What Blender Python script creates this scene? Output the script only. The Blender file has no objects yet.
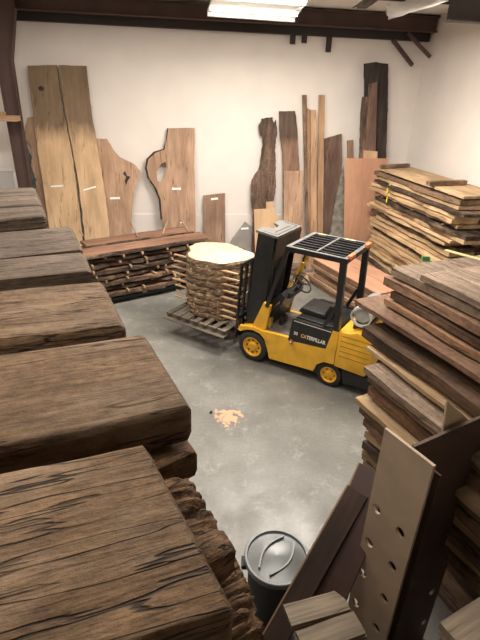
import bpy, bmesh, math, random
from mathutils import Vector, Matrix, noise
random.seed(7)
C = bpy.context.scene.collection
PI = math.pi
R = math.radians

# ------------------------------------------------------------------ camera
CAM_H, PITCH, ROLL, FPX = 4.2, R(26.05), R(2.2), 480.0
Fv = Vector((0, math.cos(PITCH), -math.sin(PITCH)))
R0 = Vector((1, 0, 0)); U0 = Vector((0, math.sin(PITCH), math.cos(PITCH)))
Rv = math.cos(ROLL)*R0 + math.sin(ROLL)*U0
Uv = -math.sin(ROLL)*R0 + math.cos(ROLL)*U0
O = Vector((0, 0, CAM_H))
cd = bpy.data.cameras.new('camera'); cam = bpy.data.objects.new('camera', cd); C.objects.link(cam)
M = Matrix((Rv, Uv, -Fv)).transposed().to_4x4(); M.translation = O
cam.matrix_world = M
cd.sensor_fit = 'VERTICAL'; cd.sensor_height = 36.0; cd.lens = FPX/640*36; cd.clip_start = .02
bpy.context.scene.camera = cam

def ray(px, py): return Fv + Rv*((px-240)/FPX) + Uv*((320-py)/FPX)
def atz(px, py, z):
    d = ray(px, py); return O + d*((z-CAM_H)/d.z)
def onplane(px, py, p0, n):
    d = ray(px, py); return O + d*((p0-O).dot(n)/d.dot(n))

# ------------------------------------------------------------------ materials
MATS = {}
def mat(name, col, rough=.6, metal=0., emit=0., spec=.5, bump=0., bscale=30., var=0., vscale=4.):
    if name in MATS: return MATS[name]
    m = bpy.data.materials.new(name); m.use_nodes = True; nt = m.node_tree
    b = nt.nodes['Principled BSDF']
    b.inputs['Base Color'].default_value = (*col, 1); b.inputs['Roughness'].default_value = rough
    b.inputs['Metallic'].default_value = metal
    b.inputs['Specular IOR Level'].default_value = spec
    if emit: b.inputs['Emission Color'].default_value = (*col, 1); b.inputs['Emission Strength'].default_value = emit
    tc = nt.nodes.new('ShaderNodeTexCoord')
    if var:
        n = nt.nodes.new('ShaderNodeTexNoise'); n.inputs['Scale'].default_value = vscale; n.inputs['Detail'].default_value = 6
        r = nt.nodes.new('ShaderNodeValToRGB')
        r.color_ramp.elements[0].position = .3; r.color_ramp.elements[1].position = .7
        r.color_ramp.elements[0].color = (*[c*(1-var) for c in col], 1); r.color_ramp.elements[1].color = (*[min(1, c*(1+var)) for c in col], 1)
        nt.links.new(tc.outputs['Object'], n.inputs['Vector']); nt.links.new(n.outputs['Fac'], r.inputs['Fac'])
        nt.links.new(r.outputs['Color'], b.inputs['Base Color'])
    if bump:
        n = nt.nodes.new('ShaderNodeTexNoise'); n.inputs['Scale'].default_value = bscale; n.inputs['Detail'].default_value = 5
        bp = nt.nodes.new('ShaderNodeBump'); bp.inputs['Strength'].default_value = bump; bp.inputs['Distance'].default_value = .02
        nt.links.new(tc.outputs['Object'], n.inputs['Vector']); nt.links.new(n.outputs['Fac'], bp.inputs['Height'])
        nt.links.new(bp.outputs['Normal'], b.inputs['Normal'])
    MATS[name] = m
    return m

def wood(name, c1, c2, dark, crack=.5, freq=7., stretch=.9, rough=.75, bump=.5, blotch=.25, fine=1.0, zoned=None, spread=.25, grit=0., tint=None):
    """grain runs along the object's own X axis"""
    m = bpy.data.materials.new(name); m.use_nodes = True; nt = m.node_tree; L = nt.links
    b = nt.nodes['Principled BSDF']; b.inputs['Roughness'].default_value = rough
    b.inputs['Specular IOR Level'].default_value = .3
    tc = nt.nodes.new('ShaderNodeTexCoord'); oi = nt.nodes.new('ShaderNodeObjectInfo')
    w = nt.nodes.new('ShaderNodeMath'); w.operation = 'MULTIPLY'; w.inputs[1].default_value = 37.; L.new(oi.outputs['Random'], w.inputs[0])
    def nz(sx, sy, det=5, rough_=.55, dist=0.):
        dist *= .35; mp = nt.nodes.new('ShaderNodeMapping'); mp.inputs['Scale'].default_value = (sx, sy, sy)
        L.new(tc.outputs['Object'], mp.inputs['Vector'])
        n = nt.nodes.new('ShaderNodeTexNoise'); n.noise_dimensions = '4D'; n.inputs['Scale'].default_value = 1
        n.inputs['Detail'].default_value = det; n.inputs['Roughness'].default_value = rough_; n.inputs['Distortion'].default_value = dist
        L.new(mp.outputs[0], n.inputs['Vector']); L.new(w.outputs[0], n.inputs['W'])
        return n.outputs['Fac']
    def ramp(src, p0, a, p1, bcol):
        r = nt.nodes.new('ShaderNodeValToRGB'); e = r.color_ramp.elements
        e[0].position = p0; e[1].position = p1; e[0].color = (*a, 1); e[1].color = (*bcol, 1)
        L.new(src, r.inputs['Fac']); return r
    def mix(kind, fac, a, bb):
        x = nt.nodes.new('ShaderNodeMix'); x.data_type = 'RGBA'; x.blend_type = kind
        for sock, v in ((0, fac), (6, a), (7, bb)):
            if isinstance(v, (float, int)): x.inputs[sock].default_value = v
            elif isinstance(v, tuple): x.inputs[sock].default_value = (*v, 1)
            else: L.new(v, x.inputs[sock])
        return x.outputs[2]
    g = nz(stretch, freq, 6, .6, .4)
    base = ramp(g, .36, c1, .64, c2).outputs[0]
    f = nz(2.2*stretch, freq*5.5, 3)
    k = 1-.34*fine
    col = mix('MULTIPLY', 1., base, ramp(f, .35, (k, k, k), .62, (1, 1, 1)).outputs[0])
    bl = nz(1.1, 2.2, 4)
    kb = 1-blotch*1.6
    col = mix('MULTIPLY', 1., col, ramp(bl, .38, (kb, kb, kb), .62, (1.0, 1.0, 1.0)).outputs[0])
    hgt = f
    if grit:
        iso = nz(19, 24, 6, .7)
        kg = 1-grit
        col = mix('MULTIPLY', 1., col, ramp(iso, .36, (kg, kg*.97, kg*.94), .60, (1.06, 1.05, 1.04)).outputs[0])
        ad = nt.nodes.new('ShaderNodeMath'); ad.operation = 'ADD'; L.new(f, ad.inputs[0]); L.new(iso, ad.inputs[1]); hgt = ad.outputs[0]
    if tint:
        col = mix('MIX', ramp(nz(1.7, 4.5, 5, .65), .50, (0, 0, 0), .66, (tint[1],)*3).outputs[0], col, tint[0])
    if crack:
        c = nz(.55*stretch, freq*1.6, 3, .5, .2)
        a = nt.nodes.new('ShaderNodeMath'); a.operation = 'SUBTRACT'; L.new(c, a.inputs[0]); a.inputs[1].default_value = .5
        a2 = nt.nodes.new('ShaderNodeMath'); a2.operation = 'ABSOLUTE'; L.new(a.outputs[0], a2.inputs[0])
        gate = ramp(nz(1.3, 3.1, 2), .42, (0, 0, 0), .56, (1, 1, 1))
        line = ramp(a2.outputs[0], .003+.004*crack, (1, 1, 1), .010+.008*crack, (0, 0, 0))
        fm = nt.nodes.new('ShaderNodeMath'); fm.operation = 'MULTIPLY'; L.new(line.outputs[0], fm.inputs[0]); L.new(gate.outputs[0], fm.inputs[1])
        fs = nt.nodes.new('ShaderNodeMath'); fs.operation = 'MULTIPLY'; L.new(fm.outputs[0], fs.inputs[0]); fs.inputs[1].default_value = min(1, .5+crack*.5)
        col = mix('MIX', fs.outputs[0], col, dark)
        s = nt.nodes.new('ShaderNodeMath'); s.operation = 'SUBTRACT'; L.new(hgt, s.inputs[0]); L.new(fm.outputs[0], s.inputs[1]); hgt = s.outputs[0]
    if zoned:   # rough unplaned finish beyond a height x0 along the board
        x0, zc, wd = zoned
        sp = nt.nodes.new('ShaderNodeSeparateXYZ'); L.new(tc.outputs['Object'], sp.inputs[0])
        a = nt.nodes.new('ShaderNodeMath'); a.operation = 'MULTIPLY_ADD'; L.new(nz(2, 6, 3), a.inputs[0]); a.inputs[1].default_value = wd*1.6
        L.new(sp.outputs[0], a.inputs[2])
        mr = nt.nodes.new('ShaderNodeMapRange'); L.new(a.outputs[0], mr.inputs[0])
        mr.inputs[1].default_value = x0+wd*.3; mr.inputs[2].default_value = x0+wd*1.3
        col = mix('MIX', mr.outputs[0], col, mix('MULTIPLY', 1., col, zc))
    # board to board difference
    hv = nt.nodes.new('ShaderNodeHueSaturation')
    mr = nt.nodes.new('ShaderNodeMapRange'); mr.inputs[3].default_value = 1-spread; mr.inputs[4].default_value = 1+spread
    L.new(oi.outputs['Random'], mr.inputs[0]); L.new(mr.outputs[0], hv.inputs['Value']); L.new(col, hv.inputs['Color'])
    L.new(hv.outputs[0], b.inputs['Base Color'])
    bp = nt.nodes.new('ShaderNodeBump'); bp.inputs['Strength'].default_value = bump; bp.inputs['Distance'].default_value = .012
    L.new(hgt, bp.inputs['Height']); L.new(bp.outputs[0], b.inputs['Normal'])
    MATS[name] = m
    return m

OLD = wood('old_beam', (.155, .091, .046), (.262, .163, .090), (.022, .012, .007), crack=.9, freq=9, stretch=2.2, bump=1., blotch=.20, fine=.9, spread=.05, grit=.42, tint=((.27, .195, .135), .5))
OLDG = wood('old_beam_grey', (.105, .074, .052), (.165, .118, .085), (.02, .014, .01), crack=.7, freq=9, stretch=2., bump=.8, blotch=.16, fine=.7, spread=.05, grit=.3, tint=((.22, .16, .115), .5))
OLDE = wood('old_beam_grooved', (.10, .07, .048), (.22, .16, .11), (.012, .008, .006), crack=1., freq=13, stretch=1.2, bump=1., blotch=.2, fine=1., spread=.05, grit=.35)
OLDT = wood('old_beam_end', (.17, .092, .046), (.34, .20, .105), (.02, .01, .005), crack=1, freq=14, stretch=6, bump=1., blotch=.3, spread=.1, grit=.5)
TAN = wood('tan_plank', (.60, .40, .23), (.70, .49, .30), (.16, .09, .05), crack=.15, freq=4, blotch=.12, zoned=(3.1, (.36, .36, .38), .4), fine=.3, spread=.03)
RED = wood('walnut_slab', (.46, .29, .19), (.60, .40, .275), (.10, .05, .03), crack=.3, freq=6, blotch=.15, fine=.6, spread=.05)
REDD = wood('brown_board', (.33, .20, .135), (.45, .29, .20), (.07, .04, .03), crack=.3, freq=6, blotch=.2, fine=.7, spread=.08)
WALD = wood('walnut_dark', (.15, .092, .07), (.22, .14, .105), (.04, .02, .015), crack=.3, freq=5, blotch=.2, fine=.7, spread=.04)
DKW = wood('dark_weathered', (.17, .11, .08), (.31, .21, .155), (.03, .02, .015), crack=.7, freq=8, blotch=.4, spread=.15, grit=.35, tint=((.36, .22, .14), .5))
CORNER = wood('corner_dark', (.045, .035, .03), (.09, .07, .058), (.01, .01, .01), crack=.7, freq=8, blotch=.3, spread=.05)
STRIP = wood('strip_board', (.46, .28, .16), (.60, .39, .23), (.12, .07, .04), crack=.2, freq=9, blotch=.15, fine=.5, spread=.1)
PLY = wood('plywood_orange', (.50, .27, .17), (.58, .33, .215), (.2, .1, .06), crack=0, freq=3, blotch=.08, fine=.3, bump=.1, spread=.03)
PLYT = wood('plywood_tan', (.56, .37, .22), (.64, .44, .27), (.2, .1, .06), crack=0, freq=3, blotch=.06, fine=.3, bump=.1, spread=.03)
LIGHT = wood('light_board', (.50, .33, .18), (.66, .47, .28), (.13, .07, .04), crack=.3, freq=6, blotch=.2, fine=.6, spread=.14)
MIDB = wood('mid_board', (.26, .165, .10), (.44, .29, .18), (.06, .035, .02), crack=.5, freq=7, blotch=.3, spread=.15, grit=.35, tint=((.36, .22, .14), .5))
BARK = wood('bark', (.05, .034, .026), (.17, .115, .08), (.015, .01, .008), crack=.9, freq=10, stretch=3., rough=.9, bump=1., blotch=.35, grit=.4, tint=((.38, .25, .16), .5), spread=.15)
BARKT = wood('log_bark', (.29, .19, .12), (.54, .37, .235), (.07, .04, .025), crack=.6, freq=6, stretch=7., rough=.9, bump=1., blotch=.38, grit=.5, tint=((.52, .36, .22), .6), spread=.12)
PINK = wood('red_brown_plank', (.31, .175, .11), (.46, .29, .195), (.05, .03, .02), crack=.5, freq=6, blotch=.25, spread=.08, grit=.35)
GREYB = wood('grey_brown_plank', (.33, .24, .175), (.47, .355, .265), (.04, .025, .02), crack=.6, freq=7, blotch=.2, spread=.06, grit=.35)
DKP = wood('dark_brown_plank', (.11, .064, .038), (.23, .142, .09), (.02, .012, .01), crack=.6, freq=8, blotch=.35, spread=.12, grit=.35, tint=((.24, .13, .08), .6))
RUSTY = wood('rust_plank', (.22, .115, .062), (.42, .245, .145), (.03, .02, .015), crack=.6, freq=8, blotch=.35, spread=.12, grit=.35, tint=((.36, .22, .14), .5))
ENDG = wood('sapwood_face', (.62, .42, .22), (.74, .54, .31), (.2, .1, .05), crack=.3, freq=5, blotch=.2, spread=.08)
STICK = wood('sticker_wood', (.50, .31, .17), (.64, .43, .26), (.2, .1, .05), crack=0, freq=9, blotch=.2, spread=.15)
SLABR = wood('top_slab', (.29, .15, .095), (.40, .225, .15), (.06, .03, .02), crack=.4, freq=6, blotch=.2, spread=.06)
PANEL = wood('dark_panel', (.055, .033, .026), (.085, .052, .04), (.02, .012, .01), crack=0, freq=3, blotch=.15, bump=.15, spread=.05)
PALW = wood('pallet_wood', (.16, .13, .10), (.28, .23, .18), (.04, .03, .02), crack=.5, freq=8, blotch=.3, spread=.15)
COOKIE = wood('log_face', (.54, .42, .26), (.63, .50, .33), (.45, .28, .13), crack=0, freq=2.2, stretch=2.2, blotch=.12, fine=.15, bump=.1, spread=.02)

YEL = mat('forklift_yellow', (.78, .43, .035), .38, var=.12, vscale=6, bump=.04)
YELD = mat('yellow_groove', (.40, .21, .02), .5)
BLK = mat('black_paint', (.016, .016, .017), .35, var=.3, vscale=9)
DGR = mat('dark_steel', (.045, .045, .048), .4, metal=.3, var=.3)
RUB = mat('tyre_rubber', (.025, .024, .023), .8, bump=.2)
GSTL = mat('guard_grey_highlight', (.17, .17, .17), .45, metal=.2, var=.3, vscale=8)  # grey of the middle bar, also the highlights painted on the black frame
TOPM = mat('mast_cap_grey', (.15, .147, .138), .5, metal=.2, var=.15, vscale=8)
GREYM = mat('tank_grey', (.50, .50, .48), .4, metal=.3, var=.08)
SEATM = mat('black_vinyl', (.02, .02, .02), .45)
FPLATE = mat('floor_plate', (.16, .14, .12), .6, var=.3, vscale=12)
WHITE = mat('white_mark', (.86, .86, .84), .6)
WTEXT = mat('white_letter', (.82, .80, .72), .5)
ORANGE = mat('tail_lamp', (.75, .20, .07), .4)
CTEXT = mat('yellow_letter', (.80, .45, .12), .5)
STEEL = mat('beam_brown', (.085, .050, .042), .6, var=.2, vscale=2)
STEELG = mat('beam_grey', (.085, .075, .072), .6, var=.15, vscale=2)
STEELD = mat('beam_dark', (.030, .022, .020), .7, var=.2, vscale=2)
FILM = mat('insulation_film', (.82, .80, .76), .55, bump=.5, bscale=4)
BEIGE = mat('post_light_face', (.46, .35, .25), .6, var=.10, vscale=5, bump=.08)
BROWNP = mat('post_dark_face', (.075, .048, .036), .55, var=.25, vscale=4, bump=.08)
HOLE = mat('hole_dark', (.035, .018, .012), .8)
CREAM = mat('cream_panel', (.66, .54, .38), .6, var=.05)
YSTRAP = mat('yellow_strap', (.75, .60, .06), .5)
YTAPE = mat('pale_tape', (.52, .46, .22), .5)
GREEN = mat('green_label', (.12, .45, .10), .5)
LID = mat('bin_lid', (.10, .11, .11), .3, var=.12, vscale=5)
LIDR = mat('bin_rim_highlight', (.17, .185, .19), .35)  # rim colour, also carries the lid's curved highlights
BINM = mat('bin_black', (.011, .011, .012), .6)
BLUEM = mat('blue_grey_bark', (.11, .12, .12), .9, var=.3, bump=.5)
BRASS = mat('valve', (.6, .42, .12), .4, metal=.5)

def floor_mat():
    m = bpy.data.materials.new('concrete_floor'); m.use_nodes = True; nt = m.node_tree; L = nt.links
    b = nt.nodes['Principled BSDF']
    tc = nt.nodes.new('ShaderNodeTexCoord')
    def nz(s, d=6, r=.6, dist=0.):
        n = nt.nodes.new('ShaderNodeTexNoise'); n.inputs['Scale'].default_value = s; n.inputs['Detail'].default_value = d
        n.inputs['Roughness'].default_value = r; n.inputs['Distortion'].default_value = dist
        L.new(tc.outputs['Object'], n.inputs['Vector']); return n.outputs['Fac']
    def ramp(src, *st):
        r = nt.nodes.new('ShaderNodeValToRGB'); e = r.color_ramp.elements
        for i, (p, c) in enumerate(st):
            if i > 1: e.new(p)
            e[i].position = p; e[i].color = (*c, 1)
        L.new(src, r.inputs['Fac']); return r.outputs[0]
    def mix(k, f, a, bb):
        x = nt.nodes.new('ShaderNodeMix'); x.data_type = 'RGBA'; x.blend_type = k
        for s_, v in ((0, f), (6, a), (7, bb)):
            if isinstance(v, float): x.inputs[s_].default_value = v
            elif isinstance(v, tuple): x.inputs[s_].default_value = (*v, 1)
            else: L.new(v, x.inputs[s_])
        return x.outputs[2]
    c = ramp(nz(.8), (.35, (.125, .122, .110)), (.68, (.235, .231, .210)))
    c = mix('MIX', ramp(nz(3.0, 10, .8, .25), (.54, (0, 0, 0)), (.66, (.5, .5, .5))), c, (.38, .375, .345))
    c = mix('MIX', ramp(nz(6.5, 8, .75, .3), (.30, (.7, .7, .7)), (.42, (0, 0, 0))), c, (.16, .155, .135))
    c = mix('MULTIPLY', 1., c, ramp(nz(26, 4), (.35, (.86, .86, .86)), (.6, (1, 1, 1))))
    # sprayed orange mark on the slab
    sp = nt.nodes.new('ShaderNodeVectorMath'); sp.operation = 'DISTANCE'
    q = atz(229, 417, 0); sp.inputs[1].default_value = q
    L.new(tc.outputs['Object'], sp.inputs[0])
    a = nt.nodes.new('ShaderNodeMath'); a.operation = 'MULTIPLY_ADD'; L.new(nz(9, 4, .6), a.inputs[0]); a.inputs[1].default_value = .75; L.new(sp.outputs['Value'], a.inputs[2])
    c = mix('MIX', ramp(a.outputs[0], (.50, (.85, .85, .85)), (.545, (0, 0, 0))), c, (.66, .36, .20))
    L.new(c, b.inputs['Base Color'])
    L.new(ramp(nz(2.1), (.3, (.30, .30, .30)), (.7, (.55, .55, .55))), b.inputs['Roughness'])
    bp = nt.nodes.new('ShaderNodeBump'); bp.inputs['Strength'].default_value = .12; bp.inputs['Distance'].default_value = .01
    L.new(nz(18), bp.inputs['Height']); L.new(bp.outputs[0], b.inputs['Normal'])
    return m
FLOORM = floor_mat()
WALLM = mat('wall_plaster', (.78, .725, .68), .75, var=.035, vscale=1.6, bump=.08, bscale=8)
WALLT = mat('wall_line', (.60, .57, .54), .8)
CEILM = mat('ceiling_insulation', (.78, .75, .70), .7, var=.08, vscale=1.5, bump=.3, bscale=2)
BASEW = mat('base_course', (.72, .695, .66), .7, var=.05)

# ------------------------------------------------------------------ object helpers
def link(name, bm, m, parent=None, smooth=False):
    me = bpy.data.meshes.new(name); bmesh.ops.recalc_face_normals(bm, faces=bm.faces[:]); bm.to_mesh(me); bm.free()
    for mm in (m if isinstance(m, (list, tuple)) else [m]): me.materials.append(mm)
    if smooth:
        for p in me.polygons: p.use_smooth = True
        try: me.set_sharp_from_angle(angle=R(40))
        except Exception: pass
    o = bpy.data.objects.new(name, me); C.objects.link(o)
    if parent: o.parent = parent
    return o
def tag(o, label, cat, group=None, kind=None):
    if label: o['label'] = label
    if cat: o['category'] = cat
    if group: o['group'] = group
    if kind: o['kind'] = kind
    return o
def struct(o): o['kind'] = 'structure'; return o
def empty(name, mtx=None):
    o = bpy.data.objects.new(name, None); C.objects.link(o); o.empty_display_size = .1
    if mtx is not None: o.matrix_world = mtx
    return o
def basis(o, u, v, w=None):
    u = Vector(u).normalized(); v = Vector(v); v = (v-u*v.dot(u)).normalized()
    w = u.cross(v)
    m = Matrix((u, v, w)).transposed().to_4x4(); m.translation = Vector(o); return m
def rot2(a): return (math.cos(a), math.sin(a), 0)

def box(bm, x0, x1, y0, y1, z0, z1, mi=0, bev=0.):
    vs = [bm.verts.new((x, y, z)) for x in (x0, x1) for y in (y0, y1) for z in (z0, z1)]
    fs = []
    for q in ((0, 1, 3, 2), (4, 6, 7, 5), (0, 4, 5, 1), (2, 3, 7, 6), (0, 2, 6, 4), (1, 5, 7, 3)):
        f = bm.faces.new([vs[i] for i in q]); f.material_index = mi; fs.append(f)
    if bev:
        bmesh.ops.bevel(bm, geom=list({e for f in fs for e in f.edges}), offset=bev, segments=2, affect='EDGES', profile=.6)
def BX(*a, bev=0.):
    bm = bmesh.new(); box(bm, *a, bev=bev); return bm
def cyl(bm, p, q, r, n=14, r2=None, mi=0):
    p, q = Vector(p), Vector(q); d = (q-p).normalized()
    a = d.orthogonal().normalized(); b = d.cross(a); r2 = r if r2 is None else r2
    A = [bm.verts.new(p+(a*math.cos(2*PI*i/n)+b*math.sin(2*PI*i/n))*r) for i in range(n)]
    B = [bm.verts.new(q+(a*math.cos(2*PI*i/n)+b*math.sin(2*PI*i/n))*r2) for i in range(n)]
    for i in range(n):
        f = bm.faces.new((A[i], A[(i+1) % n], B[(i+1) % n], B[i])); f.material_index = mi; f.smooth = True
    bm.faces.new(A[::-1]).material_index = mi; bm.faces.new(B).material_index = mi
def CY(*a, **k):
    bm = bmesh.new(); cyl(bm, *a, **k); return bm
def bar(bm, p, q, w, h, up=(0, 0, 1), mi=0):
    p, q = Vector(p), Vector(q); d = (q-p).normalized(); s = d.cross(Vector(up))
    if s.length < 1e-4: s = Vector((1, 0, 0))
    s.normalize(); u = s.cross(d)
    A = [bm.verts.new(e + s*w/2*i + u*h/2*j) for e in (p, q) for i, j in ((-1, -1), (1, -1), (1, 1), (-1, 1))]
    for qd in ((3, 2, 1, 0), (4, 5, 6, 7), (0, 1, 5, 4), (1, 2, 6, 5), (2, 3, 7, 6), (3, 0, 4, 7)):
        bm.faces.new([A[i] for i in qd]).material_index = mi
def BR(*a, **k):
    bm = bmesh.new(); bar(bm, *a, **k); return bm
def lathe(bm, prof, n=32, axis='Y', mi=0):
    rings = []
    for r, h in prof:
        ring = []
        for i in range(n):
            a = 2*PI*i/n; c, s = r*math.cos(a), r*math.sin(a)
            ring.append(bm.verts.new((c, h, s) if axis == 'Y' else (c, s, h)))
        rings.append(ring)
    for a, b in zip(rings, rings[1:]):
        for i in range(n):
            f = bm.faces.new((a[i], a[(i+1) % n], b[(i+1) % n], b[i])); f.material_index = mi; f.smooth = True
    return rings
def prism(pts, y0, y1, holes=(), bev=0.):
    """outline in x,z extruded along y"""
    bm = bmesh.new()
    vs = [bm.verts.new((x, y0, z)) for x, z in pts]
    f = bm.faces.new(vs); r = bmesh.ops.extrude_face_region(bm, geom=[f])
    bmesh.ops.translate(bm, vec=(0, y1-y0, 0), verts=[g for g in r['geom'] if isinstance(g, bmesh.types.BMVert)])
    if bev: bmesh.ops.bevel(bm, geom=[e for e in bm.edges if e.calc_length() > bev*2.5], offset=bev, segments=2, affect='EDGES', profile=.6)
    return bm
def flat(pts, t, hole=None):
    """outline (x along the grain, y across) with thickness t in z, optional through hole"""
    bm = bmesh.new()
    loops = [pts]+([hole] if hole else [])
    es = []
    for lp in loops:
        vs = [bm.verts.new((x, y, 0)) for x, y in lp]
        es += [bm.edges.new((vs[i], vs[(i+1) % len(vs)])) for i in range(len(vs))]
    bmesh.ops.triangle_fill(bm, use_beauty=True, use_dissolve=False, edges=es)
    r = bmesh.ops.extrude_face_region(bm, geom=bm.faces[:])
    bmesh.ops.translate(bm, vec=(0, 0, t), verts=[g for g in r['geom'] if isinstance(g, bmesh.types.BMVert)])
    return bm
def jag(pts, amp=.012, step=.06, seed=0, closed=True):
    out = []; n = len(pts)
    for i in range(n if closed else n-1):
        a = Vector(pts[i]); b = Vector(pts[(i+1) % n]); k = max(1, int((b-a).length/step))
        for j in range(k):
            p = a.lerp(b, j/k)
            if j or True:
                s = noise.noise(Vector((p.x*7+seed*3.1, p.y*7, seed)))*amp + noise.noise(Vector((p.x*22, p.y*22, seed+9)))*amp*.5
                d = (b-a).normalized(); p = p + Vector((-d.y, d.x))*s
            out.append((p.x, p.y))
    return out

def timber(L, W, T, seed=0, amp=.006, edge=.0, rnd=.012, nx=24, ny=8, crack=0., worn=0., bow=0.):
    """board from x=0..L, y=0..W, z=-T..0 ; edge = waviness of the long edges; crack = grain grooves; worn = rounding of the ends"""
    bm = bmesh.new(); rings = []
    nz_ = max(1, int(round(T/.05))) if crack else 1
    cs = []
    for j in range(ny+1): cs.append((j/ny, 0., 1))
    for j in range(1, nz_): cs.append((1., -j/nz_, 0))
    for j in range(ny+1): cs.append((1-j/ny, -1., -1))
    for j in range(nz_-1, 0, -1): cs.append((0., -j/nz_, 0))
    for i in range(nx+1):
        t = i/nx; x = L*t; ring = []
        dl = noise.noise(Vector((x*1.7, seed*1.3, 3)))*edge + noise.noise(Vector((x*6, seed*1.3, 7)))*edge*.35
        dr = noise.noise(Vector((x*1.7, seed*1.3+50, 3)))*edge + noise.noise(Vector((x*6, seed*1.3+50, 7)))*edge*.35
        e = min(x, L-x); er = worn and max(0, 1-e/worn)
        for (cy, cz, side) in cs:
            y = W*cy; z = T*cz
            y += dl*(1-cy) + dr*cy
            # rounded arris
            d_edge = min(cy, 1-cy)*W
            k = max(0, 1-d_edge/max(rnd, 1e-4)) if rnd else 0
            if side > 0: z -= rnd*.5*k
            elif side < 0: z += rnd*.5*k
            if er:
                y = W/2+(y-W/2)*(1-.05*er*er); z = -T/2+(z+T/2)*(1-.35*er**3)
            n1 = noise.noise(Vector((x*2.+seed, y*5, z*5+seed)))*amp
            z += n1*(1 if side >= 0 else -1)
            xx = x
            if crack and side >= 0:
                g = noise.noise(Vector((x*1.4+seed*2, y*26, z*26)))
                z2 = -crack*max(0, abs(g)*-6+1)*max(0, noise.noise(Vector((x*1.1, y*4, seed+4)))+.35)*2
                if side > 0: z += z2
                else: y += z2*(1 if cy < .5 else -1)*-1
                if er: xx -= (1 if t > .5 else -1)*crack*1.5*max(0, noise.noise(Vector((y*30, z*20, seed))))*er
            z += bow*math.sin(PI*t)
            ring.append(bm.verts.new((xx, y, z)))
        rings.append(ring)
    n = len(cs)
    for a, b in zip(rings, rings[1:]):
        for i in range(n): bm.faces.new((a[i], a[(i+1) % n], b[(i+1) % n], b[i]))
    bm.faces.new(rings[0][::-1]); bm.faces.new(rings[-1])
    if crack:
        for f in bm.faces: f.smooth = True
    return bm

# ------------------------------------------------------------------ the building
WY = R(8); WT = Vector((math.cos(WY), math.sin(WY), 0)); WN = Vector((-math.sin(WY), math.cos(WY), 0))   # along the back wall / out through it
W0 = Vector((0, 12.5, 0))
def WP(s, d, z): return W0 + WT*s - WN*d + Vector((0, 0, z))     # s along the back wall, d metres in front of it
corner_s = (Vector((4.145, 13.083, 0))-W0).dot(WT)
WM = basis(W0, WT, WN)
H = 5.76
def placed(bm, name, m, mtx, parent=None, smooth=False):
    o = link(name, bm, m, parent, smooth); o.matrix_world = mtx; return o
S_L = -8.2; D_F = 16.5
bm = bmesh.new(); box(bm, S_L-.2, corner_s+.2, -D_F-.2, .2, -.2, 0)
fl = placed(bm, 'floor', FLOORM, WM); fl.location = (0, 0, 0); fl.rotation_euler = (0, 0, 0)
for v in fl.data.vertices: v.co = WM @ v.co
struct(fl)
struct(placed(BX(S_L-.2, corner_s+.2, 0, .2, 0, H), 'wall_back', WALLM, WM))
struct(placed(BX(corner_s, corner_s+.2, -D_F, 0, 0, H), 'wall_right', WALLM, WM))
struct(placed(BX(S_L-.2, S_L, -D_F, 0, 0, H), 'wall_left', WALLM, WM))
struct(placed(BX(S_L, corner_s, -D_F-.2, -D_F, 0, H), 'wall_front', WALLM, WM))
struct(placed(BX(S_L-.2, corner_s+.2, -D_F-.2, .2, H, H+.1), 'ceiling', CEILM, WM))
struct(placed(BX(S_L, corner_s, -.02, 0, 0, 1.17), 'trim_1', WALLM, WM))

# steel frame
def I_beam(x0, x1, yc, z0, z1, w, t=.02):
    bm = bmesh.new()
    box(bm, x0, x1, yc-w/2, yc+w/2, z0, z0+t); box(bm, x0, x1, yc-w/2, yc+w/2, z1-t, z1); box(bm, x0, x1, yc-t/2, yc+t/2, z0+t, z1-t)
    return bm
b = placed(I_beam(-7.9, corner_s-.01, -.36, 5.42, 5.72, .22), 'roof_beam', STEEL, WM)
tag(b, 'long brown steel I-beam under the ceiling in front of the white back wall', 'beam')
b = placed(BX(-7.9, corner_s-.02, -.16, -.01, 5.26, 5.56), 'wall_girt', STEELD, WM)
tag(b, 'dark steel girt running along the top of the back wall, below the brown beam', 'beam')
# tapered column
s_c = -4.86
pts = [(-.10, 0), (.10, 0), (.12, 4.5), (.33, 5.41), (.33, 5.75), (-.40, 5.75), (-.16, 4.6)]
col = empty('steel_column', WM @ Matrix.Translation((s_c-.28, -.72, 0)))
tag(col, 'brown tapered steel column left of the two tall tan planks', 'column')
bm = prism([(x-.0, z) for x, z in pts], -.008, .008); link('web', bm, STEEL, col)
def strip_along(pl, y0, y1, t):
    bm = bmesh.new()
    for (xa, za), (xb, zb) in zip(pl, pl[1:]): bar(bm, (xa, (y0+y1)/2, za), (xb, (y0+y1)/2, zb), y1-y0, t, up=(1, 0, 0))
    return bm
link('flange', strip_along([(-.11, 0), (-.17, 4.6), (-.41, 5.75)], -.08, .08, .02), STEEL, col)
link('flange', strip_along([(.11, 0), (.13, 4.5), (.34, 5.41)], -.08, .08, .02), STEEL, col)
link('base_plate', BX(-.22, .22, -.2, .2, 0, .02), STEELD, col)

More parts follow.
